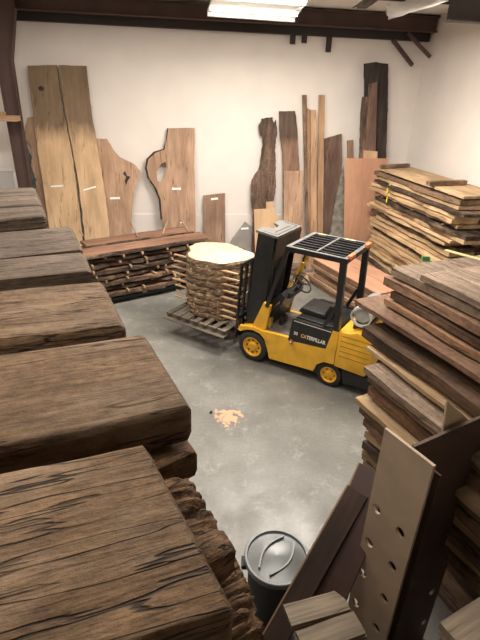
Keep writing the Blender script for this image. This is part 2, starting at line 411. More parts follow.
# short hangers and knee braces under the beam
def wallpt(px, py, d=.1): return onplane(px, py, W0-WN*d, WN)
for k, (x, y0, y1) in enumerate(((293, 33, 44), (304.5, 34, 43), (328.5, 35, 52))):
    a = wallpt(x, y0, .09); b_ = wallpt(x-.5, y1, .09)
    a = Vector((b_.x, b_.y, 5.27))
    o = link('hanger_bracket', BR((0, 0, 0), (0, 0, b_.z-a.z), .11, .08), STEELD); o.matrix_world = Matrix.Translation(a) @ Matrix.Rotation(WY, 4, 'Z')
    tag(o, ['short dark bracket hanging under the girt, leftmost of three', 'shortest dark bracket hanging under the girt, middle of three', 'longest dark bracket hanging under the girt, nearest the corner'][k], 'bracket', 'brackets under the girt')
rw_n = -WT    # right wall faces this way
def rightpt(px, py, d=.05): return onplane(px, py, Vector((4.145, 13.083, 0))-WT*d, WT)
for k, (p, q) in enumerate((((393, 40), (412, 65)), ((408, 33), (430, 57)))):
    a = onplane(*p, W0-WN*.24, WN); b_ = rightpt(*q) if k else onplane(*q, W0-WN*.10, WN)
    tag(placed(BR((0, 0, 0), b_-a, .075, .075), 'knee_brace', STEEL, Matrix.Translation(a)), ['diagonal steel brace left of the other, from beam to right wall', 'diagonal steel brace right of the other, from beam end to right wall'][k], 'brace', 'braces in the corner')
# rafter near the top right, plus insulation film hanging from the ceiling
b = link('roof_rafter', I_beam(-1.6, 1.6, 0, 0, .45, .25), STEELG)
b.location = onplane(482, 4, W0-WN*3.4, WN)+Vector((1.0, .1, .0)); b.rotation_euler = (0, 0, WY)
b.location.z = 5.28
tag(b, 'dark steel rafter end at the top right corner above the right wall', 'beam')
# purlins under the ceiling
for k, d in enumerate((2.9, 4.5, 7.8, 10.6, 13.2)):
    tag(placed(BX(-8.1, corner_s-.05, -d-.04, -d+.04, 5.60, 5.755), 'roof_purlin', STEELD, WM), ['dark purlin crossing the white ceiling nearest the back wall', 'dark purlin crossing the ceiling, second from the back wall', 'dark purlin crossing the ceiling above the forklift aisle', 'dark purlin crossing the ceiling above the near floor', 'dark purlin crossing the ceiling farthest from the back wall'][k], 'purlin', 'ceiling purlins')

# ceiling lights: strip fixtures
def fixture(loc, rz, L, power, label, wide=.55, tilt=0.):
    e = empty('strip_light', Matrix.Translation(loc) @ Matrix.Rotation(rz, 4, 'Z') @ Matrix.Rotation(tilt, 4, 'X'))
    tag(e, label, 'ceiling light', 'strip lights in rows on the ceiling')
    hb = bmesh.new(); box(hb, -L/2, L/2, -wide/2, wide/2, .05, .10); box(hb, -L/2, L/2, -wide/2-.01, -wide/2+.02, -.01, .10); box(hb, -L/2, L/2, wide/2-.02, wide/2+.01, -.01, .10)
    link('housing', hb, WHITE, e)
    for y in (-wide/4, wide/4):
        link('tube', CY((-L/2+.03, y, .02), (L/2-.03, y, .02), .02, n=10), mat('tube_glow', (1.0, .93, .80), emit=11), e)
    link('bracket', BX(-.04, .04, -.04, .04, .10, H-loc[2]-.03), STEELD, e)
    ld = bpy.data.lights.new('lamp', 'AREA'); ld.shape = 'RECTANGLE'; ld.size = L; ld.size_y = wide; ld.energy = power; ld.color = (1, .915, .815)
    lo = bpy.data.objects.new('lamp', ld); C.objects.link(lo); lo.parent = e; lo.location = (0, 0, -.03)
    return e
p = atz(258, 8, 5.46)
P_FIX = (p.x, p.y, 5.46)
fixture(P_FIX, WY+.1, 1.7, 45, 'bright strip light glowing at the top centre in front of the brown beam', .9, -.28)
fixture((1.0, 8.0, 5.5), WY, 2.4, 390, 'strip light on the ceiling above the forklift')
fixture((-2.6, 7.2, 5.5), WY, 2.4, 190, 'strip light on the ceiling left above the sawn slab pile')
fixture((.3, 4.2, 5.5), WY, 2.4, 105, 'added strip light on the ceiling, out of view, brightening the near plank stack')  # unseen lamp, moved here to brighten the right stack's left faces
fixture((-1.9, 1.2, 5.5), WY, 2.4, 55, 'strip light on the ceiling over the near thick timbers')

def sheet(name, quad, m, sag=.08, n=10, t=.004, seed=0):
    bm = bmesh.new(); g = []
    for i in range(n+1):
        for j in range(n+1):
            a = quad[0].lerp(quad[1], i/n); b_ = quad[3].lerp(quad[2], i/n); p = a.lerp(b_, j/n)
            p = p + Vector((0, 0, -sag*math.sin(PI*i/n)*math.sin(PI*j/n))) + Vector((.03, .03, .05))*noise.noise(Vector((i*.6, j*.6, seed)))
            g.append(bm.verts.new(p))
    for i in range(n):
        for j in range(n): bm.faces.new((g[i*(n+1)+j], g[(i+1)*(n+1)+j], g[(i+1)*(n+1)+j+1], g[i*(n+1)+j+1])).smooth = True
    r = bmesh.ops.extrude_face_region(bm, geom=bm.faces[:]); bmesh.ops.translate(bm, vec=(0, 0, t), verts=[x for x in r['geom'] if isinstance(x, bmesh.types.BMVert)])
    c0 = quad[0].copy(); bmesh.ops.translate(bm, vec=-c0, verts=bm.verts[:])
    o = link(name, bm, m); o.location = c0; return o
q = [atz(384, -6, 5.74), atz(388, 20, 5.38), atz(449, 1, 5.38), atz(446, -10, 5.74)]
tag(sheet('insulation_sheet', q, FILM, .03, seed=3), 'loose white insulation sheet sagging from the ceiling near the right wall', 'insulation')
q = [atz(284, -8, 5.74), atz(276, 21, 5.36), atz(303, 8, 5.50), atz(310, -8, 5.74)]
tag(sheet('insulation_sheet', q, FILM, .02, seed=5), 'torn white insulation film hanging beside the bright strip light', 'insulation')
q = [atz(372, -6, 5.74), atz(352, 8, 5.60), atz(366, 9, 5.58), atz(388, -6, 5.74)]
tag(sheet('insulation_sheet', q, mat('grey_flap', (.16, .14, .13), .8), .02, seed=8), 'small dark torn insulation flap left of the big white sheet', 'insulation')

# ------------------------------------------------------------------ slabs and boards leaning on the back wall
def leaning(name, outline, m, base_d, top_d, htop, t, label, cat='slab', group='boards leaning on the back wall', hole=None, tags=(), bark=None, seed=1, amp=.012, step=.07, extra=None, extend=True):
    """outline in image points, first and last point are the lowest visible ones; the board runs on down to the floor"""
    base_d += t; top_d += t+.01
    p0 = W0 - WN*base_d
    up = (Vector((0, 0, htop)) + WN*(base_d-top_d)).normalized()
    n = WT.cross(up).normalized()            # normal of the board's front plane
    def loc2(px, py):
        w = onplane(px, py, p0, n); d = w-p0; return (d.dot(up), d.dot(WT))
    pts = [loc2(*q_) for q_ in outline]
    if extend:
        a, b_ = pts[0], pts[-1]
        pts = [(0.0, a[1])]+pts+[(0.0, b_[1])] if a[0] > .05 else pts
    mid = sum(q_[1] for q_ in pts)/len(pts)
    pts = [(x, y-mid) for x, y in pts]
    org = p0 + WT*mid
    mtx = basis(org, up, WT)                  # z of the basis = up x WT
    zf = up.cross(WT); sgn = 1 if zf.dot(WN) > 0 else -1
    hl = None
    if hole: hl = jag([(lambda c: (c[0], c[1]-mid))(loc2(*q_)) for q_ in hole], .01, .05, seed+5)
    bm = flat(jag(pts, amp, step, seed), t*sgn, hl)
    # keep the foot on or above the floor
    has_parts = bool(tags or bark or extra)
    if has_parts:
        root = empty(name, mtx); body = link('plank', bm, m, root)
    else:
        root = body = link(name, bm, m); root.matrix_world = mtx
    tag(root, label, cat, group)
    off = -.003*sgn
    for (pa, pb, hgt) in tags:
        (xa, ya), (xb, yb) = loc2(*pa), loc2(*pb)
        bmx = bmesh.new(); d = Vector((xb-xa, yb-ya)).normalized(); nn = Vector((-d.y, d.x))*hgt/2
        vs = [bmx.verts.new((x+sx*nn.x, y-mid+sx*nn.y, off)) for x, y, sx in ((xa, ya, -1), (xb, yb, -1), (xb, yb, 1), (xa, ya, 1))]
        f = bmx.faces.new(vs); r = bmesh.ops.extrude_face_region(bmx, geom=[f]); bmesh.ops.translate(bmx, vec=(0, 0, -off), verts=[g for g in r['geom'] if isinstance(g, bmesh.types.BMVert)])
        link('paper_tag', bmx, WHITE, root)
    if bark:
        pp = [(lambda c: (c[0], c[1]-mid))(loc2(*q_)) for q_ in bark[0]]
        bz = flat(jag(pp, .01, .05, seed+2), t*sgn*.7); bmesh.ops.translate(bz, vec=(0, 0, bark[2]*sgn), verts=bz.verts[:])
        ob = link('bark_edge', bz, bark[1], root)
    if extra:
        for nm_, ol, mm in extra:
            pp = [(lambda c: (c[0], c[1]-mid))(loc2(*q_)) for q_ in ol]
            bz = flat(jag(pp, .012, .04, seed+2), .006*sgn); bmesh.ops.translate(bz, vec=(0, 0, -.004*sgn), verts=bz.verts[:])
            link(nm_, bz, mm, root)
    # lift if the back corner of the foot dips under the floor
    root.location.z += max(0, t*abs(zf.z)) if zf.z*sgn < 0 else 0
    return root

leaning('live_edge_slab', [(38, 192), (35.6, 184), (36.7, 180), (33.6, 174), (31.3, 165), (32, 157), (29, 151.7), (31, 147), (28, 141.5), (23.6, 137), (25.4, 126), (27.3, 118), (31, 117), (38, 118), (60, 200)], RED, .27, .06, 3.1, .05,
        'narrow live edge slab with a wavy left edge, behind the left tall tan plank', seed=3, amp=.01,
        bark=([(36, 188), (34, 178), (31, 166), (30, 155), (27, 147), (24.5, 139), (23.6, 139), (25, 150), (27.5, 170), (29, 188)], BLUEM, .02))
leaning('tall_plank', [(48.8, 225), (43.8, 189.6), (38.4, 154), (33.4, 118), (29, 85.6), (27.4, 66.3), (56.8, 65.4), (61.4, 100.5), (67.3, 130), (73.2, 163), (76.2, 186.6), (80.8, 222)], TAN, .62, .12, 4.4, .07,
        'tall tan plank with a dark knot near its top, left of the pair', seed=4, amp=.016, step=.12, tags=(((51, 186.8), (63, 186), .035),),
        extra=(('knot', [(38, 88), (41, 86), (44.5, 88.5), (43, 91.5), (39.5, 91)], HOLE),))
leaning('tall_plank', [(84, 228), (78.2, 180.7), (72.2, 148), (64.8, 109.4), (58.4, 65.4), (86, 66.3), (88.3, 88.6), (92.8, 124), (98.7, 154), (104.6, 192.6), (108.5, 222)], TAN, .62, .12, 4.4, .07,
        'tall tan plank without a knot, right of the pair', seed=6, amp=.016, step=.12, tags=(((83.5, 190.5), (96, 187), .035),))
leaning('live_edge_slab', [(84, 222), (90, 170), (95.7, 139), (106.7, 139), (112.7, 149.5), (119.5, 157.5), (128.4, 161.4), (135.8, 165.8), (139.4, 171), (139, 177.7), (136, 183.7), (134.3, 192.6), (132.3, 204.4), (131.2, 222)], RED, .40, .06, 3.0, .055,
        'reddish live edge slab with a dark void and bulging right side, right of the tall pair', seed=8, tags=(((110, 198.6), (120, 198.2), .05),),
        extra=(('bark_inclusion', [(125, 171), (127, 176), (130.5, 177), (128, 181), (126, 186), (124.8, 181), (126, 177), (123, 174)], HOLE),))
leaning('live_edge_slab', [(162.3, 222), (160.7, 200), (156, 188.3), (149.3, 178.3), (146.7, 168.3), (148.3, 160), (155, 153.3), (164.3, 150), (166.7, 140), (168.3, 128.3), (194.6, 128.3), (194.8, 143), (194.3, 166.7), (195, 193), (195.7, 222)], RED, .42, .05, 3.2, .06,
        'wide live edge slab with an open hole, alone on the wall above the slab pile', seed=9, tags=(((172, 189), (181, 189), .05),), amp=.008,
        hole=[(157.5, 181.5), (156.3, 172), (161.7, 163.8), (165.5, 162.2), (166.8, 168), (164.5, 176), (160.7, 182.6)],
        bark=([(160.4, 220), (158.8, 200), (154, 188.3), (147.3, 178.3), (144.8, 168.3), (146.5, 159), (153.5, 152), (163.3, 149), (165.8, 140), (167, 128.5), (168.6, 129), (167, 141), (165, 151), (156, 154.5), (150, 161), (148.5, 169), (151, 178), (158, 189), (162, 202), (163.5, 220)], BARK, .02))
leaning('short_board', [(203.6, 236), (203.3, 195.7), (225, 193.3), (225.4, 240)], REDD, .25, .03, 1.8, .04,
        'short square-cut brown board with a white tag, beside the slab pile end', 'board', seed=10, amp=.004, tags=(((211, 199.4), (218, 198.6), .05),))
leaning('grey_offcut', [(229, 246), (231.7, 240), (245, 221.7), (251.5, 226.7), (252, 250)], mat('grey_wood', (.27, .25, .23), .8, var=.15), .22, .05, 1.2, .04,
        'grey pointed offcut with a white tag standing behind the log', 'offcut', seed=11, amp=.006, tags=(((241, 229), (248.5, 228.4), .05),))
leaning('live_edge_slab', [(253, 215), (251, 196.7), (251.7, 180), (258.3, 170), (261.7, 156.7), (262.7, 138), (259.3, 133), (259, 125), (261.7, 118.3), (272.7, 117.3), (273.5, 125), (276, 120), (277, 133), (275.5, 150), (275.7, 173), (276, 187), (273.3, 203), (275, 215)], DKW, .30, .05, 3.4, .06,
        'dark gnarled live edge slab flaring wider halfway down, right of the bare wall', seed=12, amp=.03, step=.05)
leaning('plywood_offcut', [(255.4, 262), (254, 209.3), (273.3, 208.5), (280.8, 223), (280, 262)], PLYT, .62, .36, 1.5, .018,
        'tan plywood offcut with a cut corner in front of the gnarled slab', 'plywood', seed=13, amp=.001)
leaning('scrap_piece', [(266, 211), (266.3, 202), (273.6, 201.5), (273.9, 211)], PLYT, .34, .33, 1.9, .02,
        'small tan scrap standing above the plywood offcut edge', 'scrap', seed=14, amp=.001)
leaning('plain_board', [(283.3, 222), (282.7, 153), (280, 136.7), (279.3, 111.7), (295, 111), (297.3, 126.7), (299.5, 170), (300.4, 222)], wood('two_tone', (.27, .16, .11), (.38, .235, .165), (.07, .04, .03), crack=.3, freq=6, zoned=(3.05, (.45, .5, .52), .2), spread=.03), .34, .05, 3.6, .05,
        'brown board with a darker top end, second tall one right of the gnarled slab', 'board', seed=15, amp=.01)
leaning('plain_board', [(283.3, 240), (284.3, 171), (302.7, 171), (303.3, 240)], RED, .52, .22, 2.5, .035,
        'shorter square reddish board in front of the dark-topped board', 'board', seed=16, amp=.002)
for k, (ol, mm, lb, bd, td) in enumerate((
    ([(306.5, 240), (302.3, 95), (306.7, 95), (309, 240)], MIDB, 'narrow brown strip, leftmost and tallest of the left strips', .30, .04),
    ([(308, 240), (307, 108), (310.7, 110), (312, 240)], REDD, 'narrow dark brown strip with a broken tip', .36, .10),
    ([(310.5, 240), (311, 110), (316, 110), (317, 240)], STRIP, 'narrow light strip in the middle of the strip bunch', .43, .16),
    ([(317, 240), (319, 95), (324.7, 95), (322.8, 240)], STRIP, 'narrow tan strip, rightmost of the strip bunch', .30, .04))):
    leaning('narrow_strip', ol, mm, bd, td, 4.1, .035, lb, 'board', 'narrow strips leaning on the wall', seed=20+k, amp=.004)
leaning('plain_board', [(322.6, 240), (323.4, 226.7), (324.5, 139), (331, 137), (341.7, 134), (342.3, 160), (339, 200), (335, 240)], WALD, .34, .05, 3.1, .05,
        'wide dark brown board with a slanted top beside the strips', 'board', seed=25, amp=.005)
leaning('weathered_board', [(330, 235), (335, 205), (341.7, 172), (344, 166), (345, 190), (344, 235)], mat('pale_grey_bark', (.24, .22, .18), .9, var=.5, vscale=7, bump=.5), .55, .28, 2.6, .04,
        'pale grey weathered board slanting left of the orange plywood', 'board', seed=26, amp=.012)
leaning('narrow_strip', [(348, 200), (347.3, 140.7), (353.3, 140), (354, 200)], REDD, .22, .05, 3.0, .04,
        'short brown strip rising just above the orange plywood', 'board', 'narrow strips leaning on the wall', seed=27, amp=.003)
leaning('corner_board', [(366, 200), (365.3, 110), (365, 80), (364.8, 64), (376, 62.5), (388.3, 64), (387.7, 110), (386, 158), (386, 200)], CORNER, .50, .12, 4.8, .08,
        'tall nearly black rough board standing in the corner', 'board', seed=28, amp=.012)
leaning('corner_board', [(358, 200), (361, 110), (362.5, 97), (367.5, 97), (366.8, 130), (363, 200)], DKW, .72, .36, 3.9, .04,
        'narrow dark board leaning left against the black corner board', 'board', seed=29, amp=.01)
leaning('corner_board', [(361.5, 200), (367, 120), (369.3, 84), (377.3, 82), (376.5, 120), (374, 200)], WALD, .80, .42, 4.3, .04,
        'brown board leaning in front of the black corner board', 'board', seed=30, amp=.006)
leaning('plywood_sheet', [(343.8, 250), (345, 158.3), (387.7, 158.6), (388, 250)], PLY, 1.05, .86, 2.6, .02,
        'orange plywood sheet with rows of nail marks standing before the corner', 'plywood', seed=31, amp=.001)
leaning('scrap_piece', [(363.5, 160), (363.8, 150.3), (377.6, 151.5), (377.2, 160)], STRIP, 1.03, .84, 2.8, .018,
        'small tan scrap board rising above the orange plywood', 'scrap', seed=32, amp=.001)

# left end: framed white panel and a shelf board
e = empty('framed_panel', WM @ Matrix.Translation((-6.08, -.30, 0)) @ Matrix.Rotation(R(-5), 4, 'X'))
tag(e, 'white framed panel standing on the floor left of the brown column', 'panel')
link('board', BX(-.55, .55, -.01, .01, .03, 2.22), mat('panel_white', (.55, .55, .53), .6), e)
fr = bmesh.new(); box(fr, -.6, .6, -.03, .03, 2.2, 2.27); box(fr, -.6, .6, -.03, .03, 0.02, .09); box(fr, -.6, -.53, -.03, .03, .02, 2.27); box(fr, .53, .6, -.03, .03, .02, 2.27)
link('frame', fr, mat('frame_white', (.80, .79, .76), .5), e)
p = wallpt(0, 118, 1.15)
e = empty('wall_shelf', Matrix.Translation((p.x, p.y, p.z)) @ Matrix.Rotation(WY, 4, 'Z'))
tag(e, 'light wooden shelf board at the left edge of the photo, level with the column middle', 'shelf')
link('shelf_board', BX(-1.2, .36, -.15, .15, -.05, .05), STRIP, e)
link('bracket', BX(-.5, -.44, .15, 1.14, -.10, -.05), STEELD, e); link('post', BX(-.75, -.68, -.05, .05, -p.z, -.05), STEELD, e)
o = placed(BX(-.25, .10, -.08, .10, 0, .07), 'wood_block', STRIP, Matrix.Translation((p.x, p.y, p.z+.05)) @ Matrix.Rotation(WY, 4, 'Z'))
tag(o, 'small wood block lying on the wall shelf', 'block')

# ------------------------------------------------------------------ thick old timbers, left foreground
def px_timber(z, bk, fr_, lf, L, T, m, label, group, name='thick_timber', seed=0, crack=.012, amp=.008, worn=.05, rnd=.03, nx=70, ny=44, edge=.01, drop=0, x0=0.):
    """bk, fr_ = image points of the back and front corners of the right-hand end; lf = a point on the back edge further left"""
    a, b_, c_ = atz(*bk, z), atz(*fr_, z), atz(*lf, z)
    w = b_-a; u = (c_-a).normalized(); W_ = w.dot((w-u*w.dot(u)).normalized())
    bm = timber(L, W_, T, seed, amp, edge, rnd, nx, ny, crack, worn)
    sk = w.dot(u)                             # the end is cut on a slant
    for v in bm.verts: v.co.x += sk*max(0, 1-v.co.x/.8)*(v.co.y/W_)
    v_ = (w-u*w.dot(u)).normalized()
    if u.cross(v_).z < 0:
        for v in bm.verts: v.co.y *= -1
        v_ = -v_
    o = link(name, bm, m); o.matrix_world = basis(a, u, v_); tag(o, label, 'timber', group); return o, a, u, (w-u*w.dot(u)).normalized(), W_
G = 'thick old timbers stacked in the left foreground'
STK = []
STK.append(px_timber(3.15, (148, 444), (237, 607), (0, 474), 1.5, .17, OLD, 'nearest thick weathered timber with pale scuffs, at the bottom left', G, seed=1, ny=60, nx=90, edge=.012, crack=.001, amp=.002, worn=.008, rnd=.004)+(.17, 3.15))
STK.append(px_timber(3.10, (146, 333), (193, 406), (0, 354), 1.7, .17, OLD, 'thick timber with long cracks and a rounded front edge, second from the camera', G, seed=2, ny=60, nx=90, crack=.001, amp=.003, worn=.03, rnd=.012)+(.17, 3.10))
STK.append(px_timber(3.0, (103, 281), (126, 325), (0, 290), 1.9, .15, OLD, 'pitted thick timber with tiny pale specks, third from the camera', G, seed=3, crack=.001, amp=.003, worn=.03, rnd=.012)+(.15, 3.0))
STK.append(px_timber(3.0, (84.4, 251.6), (91.5, 270), (0, 259), 2.0, .13, OLDG, 'smooth grey-brown timber with a dark front side, fourth from the camera', G, seed=4, crack=.0, amp=.003, rnd=.01, ny=20, worn=.02)+(.13, 3.0))
STK.append(px_timber(3.0, (71.5, 225.5), (83.0, 248.8), (0, 232), 2.0, .13, OLDG, 'smooth grey-brown timber with small nail holes, tight behind the dark-sided one', G, seed=5, crack=.0, amp=.003, rnd=.01, ny=20, worn=.02)+(.13, 3.0))
STK.append(px_timber(3.0, (42.5, 205), (46.5, 215.5), (0, 208), 2.2, .13, OLDE, 'deeply grooved timber whose dark side faces forward, near the column', G, seed=6, ny=30, crack=.004, amp=.003, rnd=.012)+(.13, 3.0))
STK.append(px_timber(3.0, (38.5, 195), (42.2, 204.5), (0, 197), 2.2, .13, OLDE, 'deeply grooved timber, middle one of the three below the white panel', G, seed=7, ny=30, crack=.004, amp=.003, rnd=.012)+(.13, 3.0))
STK.append(px_timber(3.0, (35, 187), (38.2, 194.5), (0, 188.5), 2.2, .13, OLDE, 'deeply grooved timber, rearmost of the three below the white panel', G, seed=8, ny=30, crack=.004, amp=.003, rnd=.012)+(.13, 3.0))
# visible lower layers
B2 = px_timber(2.90, (178, 422), (197.5, 450), (100, 455), 1.0, .13, OLDT, 'dark square timber end sticking out below the second timber', G, seed=11, crack=.0, worn=.005, rnd=.008, amp=.004)
A2 = px_timber(2.95, (186, 467), (238, 546), (90, 505), 1.2, .15, OLDT, 'rough split timber end sticking out under the nearest timber', G, seed=12, crack=.03, worn=.10, ny=50, amp=.015)
A3 = px_timber(2.78, (232, 545), (268, 618), (150, 590), 1.2, .15, OLDT, 'rough orange-brown timber end lowest at the edge beside the bin', G, seed=13, crack=.03, worn=.10, ny=50, amp=.015)
# layers that carry them down to the floor
def crib(a, u, v, W_, ztop, Lc, n, inset, lab, over=.0):
    hh = ztop/n; first = None
    for k in range(n):
        if first is None:
            bm = timber(Lc, W_-.04, hh-.003, 3, .003, .004, .01, 10, 3)
            o = link('thick_timber', bm, OLDG)
        else:
            o = first.copy(); C.objects.link(o)
        m_ = basis(Vector(a)+u*(inset+.02*(k % 2))+v*.02, u, v if u.cross(v).z > 0 else -v)
        if u.cross(v).z <= 0 and first is None:
            for q_ in o.data.vertices: q_.co.y *= -1
        m_.translation.z = ztop-k*hh
        o.matrix_world = m_; first = first or o
        tag(o, lab, 'timber', 'carrying timbers hidden below '+lab.split('below ')[-1])
LABC = ['carrying timber below the nearest weathered timber', 'carrying timber below the second cracked timber', 'carrying timber below the pitted timber', 'carrying timber below the dark-sided timber', 'carrying timber below the timber with nail holes',
        'carrying timber below the grooved timber with dark side', 'carrying timber below the middle grooved timber', 'carrying timber below the rearmost grooved timber']
for k, (o, a, u, v, W_, T, z) in enumerate(STK):
    top = z-T-.015
    ins = .06
    if k == 0: top, ins = 2.78-.17, .10
    if k == 1: top, ins = 2.90-.15, .12
    crib(a, u, v, W_, top, 1.2, 6, ins, LABC[k])

# ------------------------------------------------------------------ sawn slab pile on a black base
Lo = Vector((-3.02, 8.86, 0)); Lu = Vector((math.cos(R(35)), math.sin(R(35)), 0)); Lv = Vector((-Lu.y, Lu.x, 0))
LL = 2.72
def Lmt(s, d, z): return basis(Lo+Lu*s+Lv*d+Vector((0, 0, z)), Lu, Lv)
for k, d in enumerate((.0, .85)):
    o = placed(I_beam(-.1, LL-.35, 0, 0, .13, .12, .015), 'base_rail', BLK, Lmt(0, d+.06, 0))
    tag(o, ['black steel rail under the front of the sawn slab pile', 'black steel rail under the back of the sawn slab pile'][k], 'rail')
for k, s in enumerate((.35, 1.15, 1.95)):
    o = placed(BX(-.05, .05, -.03, 1.02, 0, .05), 'bearer_block', STICK, Lmt(s, 0, .13)); tag(o, ['tan bearer under the slab pile at its left', 'tan bearer under the slab pile at its middle', 'tan bearer under the slab pile at its right end'][k], 'block', 'bearers on the black rails')
z = .18
nlay = 8; lt = .075; lg = .05
words = ['lowest', 'second lowest', 'third lowest', 'fourth from the bottom', 'fifth from the bottom', 'third from the top', 'second from the top', 'topmost']
def live_slab(L, W, T, seed, mt, mb, mtx, label, cat, group, edge=.05, name='live_edge_slab', nx=36):
    root = empty(name, mtx); tag(root, label, cat, group)
    link('plank', timber(L, W, T, seed, .004, edge, .004, nx, 4), mt, root)
    for side in (0, 1):
        bm = bmesh.new(); rings = []
        for i in range(nx+1):
            x = L*i/nx
            dd = noise.noise(Vector((x*1.7, seed*1.3+50*side, 3)))*edge + noise.noise(Vector((x*6, seed*1.3+50*side, 7)))*edge*.35
            y = W*side+dd; s_ = 1 if side else -1
            bulge = .022+.018*noise.noise(Vector((x*9, seed, side)))
            rings.append([bm.verts.new(q_) for q_ in ((x, y-.012*s_, .004), (x, y+bulge*.6*s_, -.004), (x, y+bulge*1.2*s_, -T*.55), (x, y+bulge*1.3*s_, -T*.92), (x, y-.012*s_, -T-.002))])
        for a, b_ in zip(rings, rings[1:]):
            for i in range(4): bm.faces.new((a[i], a[i+1], b_[i+1], b_[i]))
            bm.faces.new((a[4], a[0], b_[0], b_[4]))
        bm.faces.new(rings[0]); bm.faces.new(rings[-1][::-1])
        link('bark', bm, mb, root)
    return root
for k in range(nlay):
    zt = z+lt
    lo = random.uniform(-.12, .12)
    if k < nlay-1:
        live_slab(LL+random.uniform(-.2, .1), .98+random.uniform(-.06, .04), lt, 40+k, SLABR, BARK, Lmt(lo, random.uniform(-.04, .05), zt), 'bark-edged slab, '+words[k]+' in the pile on the black rails', 'slab', 'bark-edged slabs in the pile by the back wall', edge=.09)
    else:
        live_slab(LL+.1, .50, lt, 50, SLABR, BARK, Lmt(-.05, -.03, zt), 'reddish slab on top of the pile, at its front edge', 'slab', 'bark-edged slabs in the pile by the back wall', edge=.05)
        live_slab(LL-.25, .46, lt, 51, SLABR, BARK, Lmt(.2, .56, zt+.0), 'reddish slab on top of the pile, at the wall side', 'slab', 'bark-edged slabs in the pile by the back wall', edge=.03)
    if k < nlay-1:
        for s in range(5):
            o = placed(BX(-.016, .016, -.05, 1.04, 0, lg-.006), 'sticker', STICK, Lmt(.22+s*.54+random.uniform(-.2, .2), random.uniform(-.06, .06), zt+.004) @ Matrix.Rotation(random.uniform(-.14, .14), 4, 'Z')) if (k, s) == (0, 0) else None
            if o is None:
                o = first_st.copy(); C.objects.link(o)
                o.matrix_world = Lmt(.22+s*.54+random.uniform(-.2, .2), random.uniform(-.06, .06), zt+.004) @ Matrix.Rotation(random.uniform(-.14, .14), 4, 'Z')
            else: first_st = o
            tag(o, 'small square spacer stick between slabs of the pile by the wall', 'stick', 'spacer sticks in the slab pile')
    z = zt+lg
Ltop = z-lg
lbl = ['thin stick lying across the top slabs at the left', 'thin stick lying across the top slabs left of centre', 'thin stick lying across the top slabs, most slanted', 'thin stick across the top slabs beside the white tag']
for k, (a, b_) in enumerate((((83, 236), (80, 231)), ((138, 237), (130, 222.5)), ((163, 234), (168, 219)), ((189, 232), (180.5, 219.5)))):
    A, B = atz(*a, Ltop+.012), atz(*b_, Ltop+.012)
    if k == 0: B = A+(B-A).normalized()*.5
    o = placed(BR((0, 0, 0), B-A, .028, .024), 'sticker', STICK, Matrix.Translation(A)); o.location.z += .008
    tag(o, lbl[k], 'stick', 'sticks on top of the slab pile')
A = atz(182, 222, Ltop+.01)
o = placed(BX(-.045, .045, -.03, .03, 0, .012), 'paper_tag', WHITE, Matrix.Translation((A.x-.0, A.y-.05, Ltop+.006)) @ Matrix.Rotation(.4, 4, 'Z')); tag(o, 'small white paper tag lying on the reddish top slab', 'tag')

# ------------------------------------------------------------------ forklift
FY = R(148.07); FO = Vector((.4895, 7.4766, 0))
FM = Matrix.Translation(FO) @ Matrix.Rotation(FY, 4, 'Z')
fk = empty('forklift', FM); tag(fk, 'yellow and black forklift carrying the sliced log on its forks', 'forklift')
def FL(name, bm, m, parent=None, smooth=False): return link(name, bm, m, parent or fk, smooth)
def wheel(x, y, r, w, side, nb):
    tb = bmesh.new()
    lathe(tb, [(r*.66, -w/2), (r*.93, -w/2), (r*.985, -w*.44), (r, -w*.3), (r, w*.3), (r*.985, w*.44), (r*.93, w/2), (r*.66, w/2)], 40)
    t_ = FL('tyre', tb, RUB, smooth=True); t_.location = (x, y, r)
    rb = bmesh.new(); s = side
    rings = lathe(rb, [(r*.68, -w/2*s*.2), (r*.69, w/2*s*.98), (r*.60, w/2*s*.98), (r*.56, w/2*s*.62), (r*.30, w/2*s*.58), (r*.27, w/2*s*1.02), (r*.05, w/2*s*1.06), (.001, w/2*s*1.06)], 40)
    rim = link('rim', rb, YEL, t_, smooth=True)
    for i in range(nb):
        a = 2*PI*i/nb; c_, s_ = r*.43*math.cos(a), r*.43*math.sin(a)
        hb = CY((c_, w/2*s*.55, s_), (c_, w/2*s*.68, s_), r*.06, n=8); link('wheel_hole', hb, HOLE, t_)
    for i in range(6):
        a = 2*PI*(i+.5)/6; c_, s_ = r*.17*math.cos(a), r*.17*math.sin(a)
        link('wheel_nut', CY((c_, w/2*s*1.0, s_), (c_, w/2*s*1.14, s_), r*.035, n=6), BRASS, t_)
for sd in (1, -1):
    wheel(0, sd*.43, .267, .17, sd, 8)
    wheel(-1.37, sd*.40, .205, .14, sd, 6)
    FL('fork_axle' if sd > 2 else 'axle', CY((0 if sd == 1 else -1.37, -.34, .25 if sd == 1 else .2), (0 if sd == 1 else -1.37, .34, .25 if sd == 1 else .2), .07), DGR)
# chassis
def arc(cx, cz, r, a0, a1, n=9): return [(cx+r*math.cos(R(a0+(a1-a0)*i/n)), cz+r*math.sin(R(a0+(a1-a0)*i/n))) for i in range(n+1)]
side_prof = [(.22, .53), (.20, .59), (-.18, .62), (-.66, .64), (-.69, .70), (-1.42, .70), (-1.42, .42)] + arc(-1.37, .205, .235, 60, 180, 8)[::1][:0]
ch = [(.30, .50), (.27, .585), (-.16, .615), (-.62, .64), (-1.44, .70), (-1.44, .43), (-1.28, .42), (-1.17, .34), (-1.12, .20), (-.33, .15), (-.285, .30)] + arc(0, .267, .315, 5, 150, 9)[:0] + [(-.22, .47), (-.12, .555), (.0, .575), (.12, .55), (.22, .50)]
for sd in (1, -1):
    y0, y1 = (.44, .50) if sd == 1 else (-.50, -.44)
    FL('side_panel', prism(ch, y0, y1), YEL)
FL('frame', BX(-1.44, -.28, -.44, .44, .14, .60), DGR)
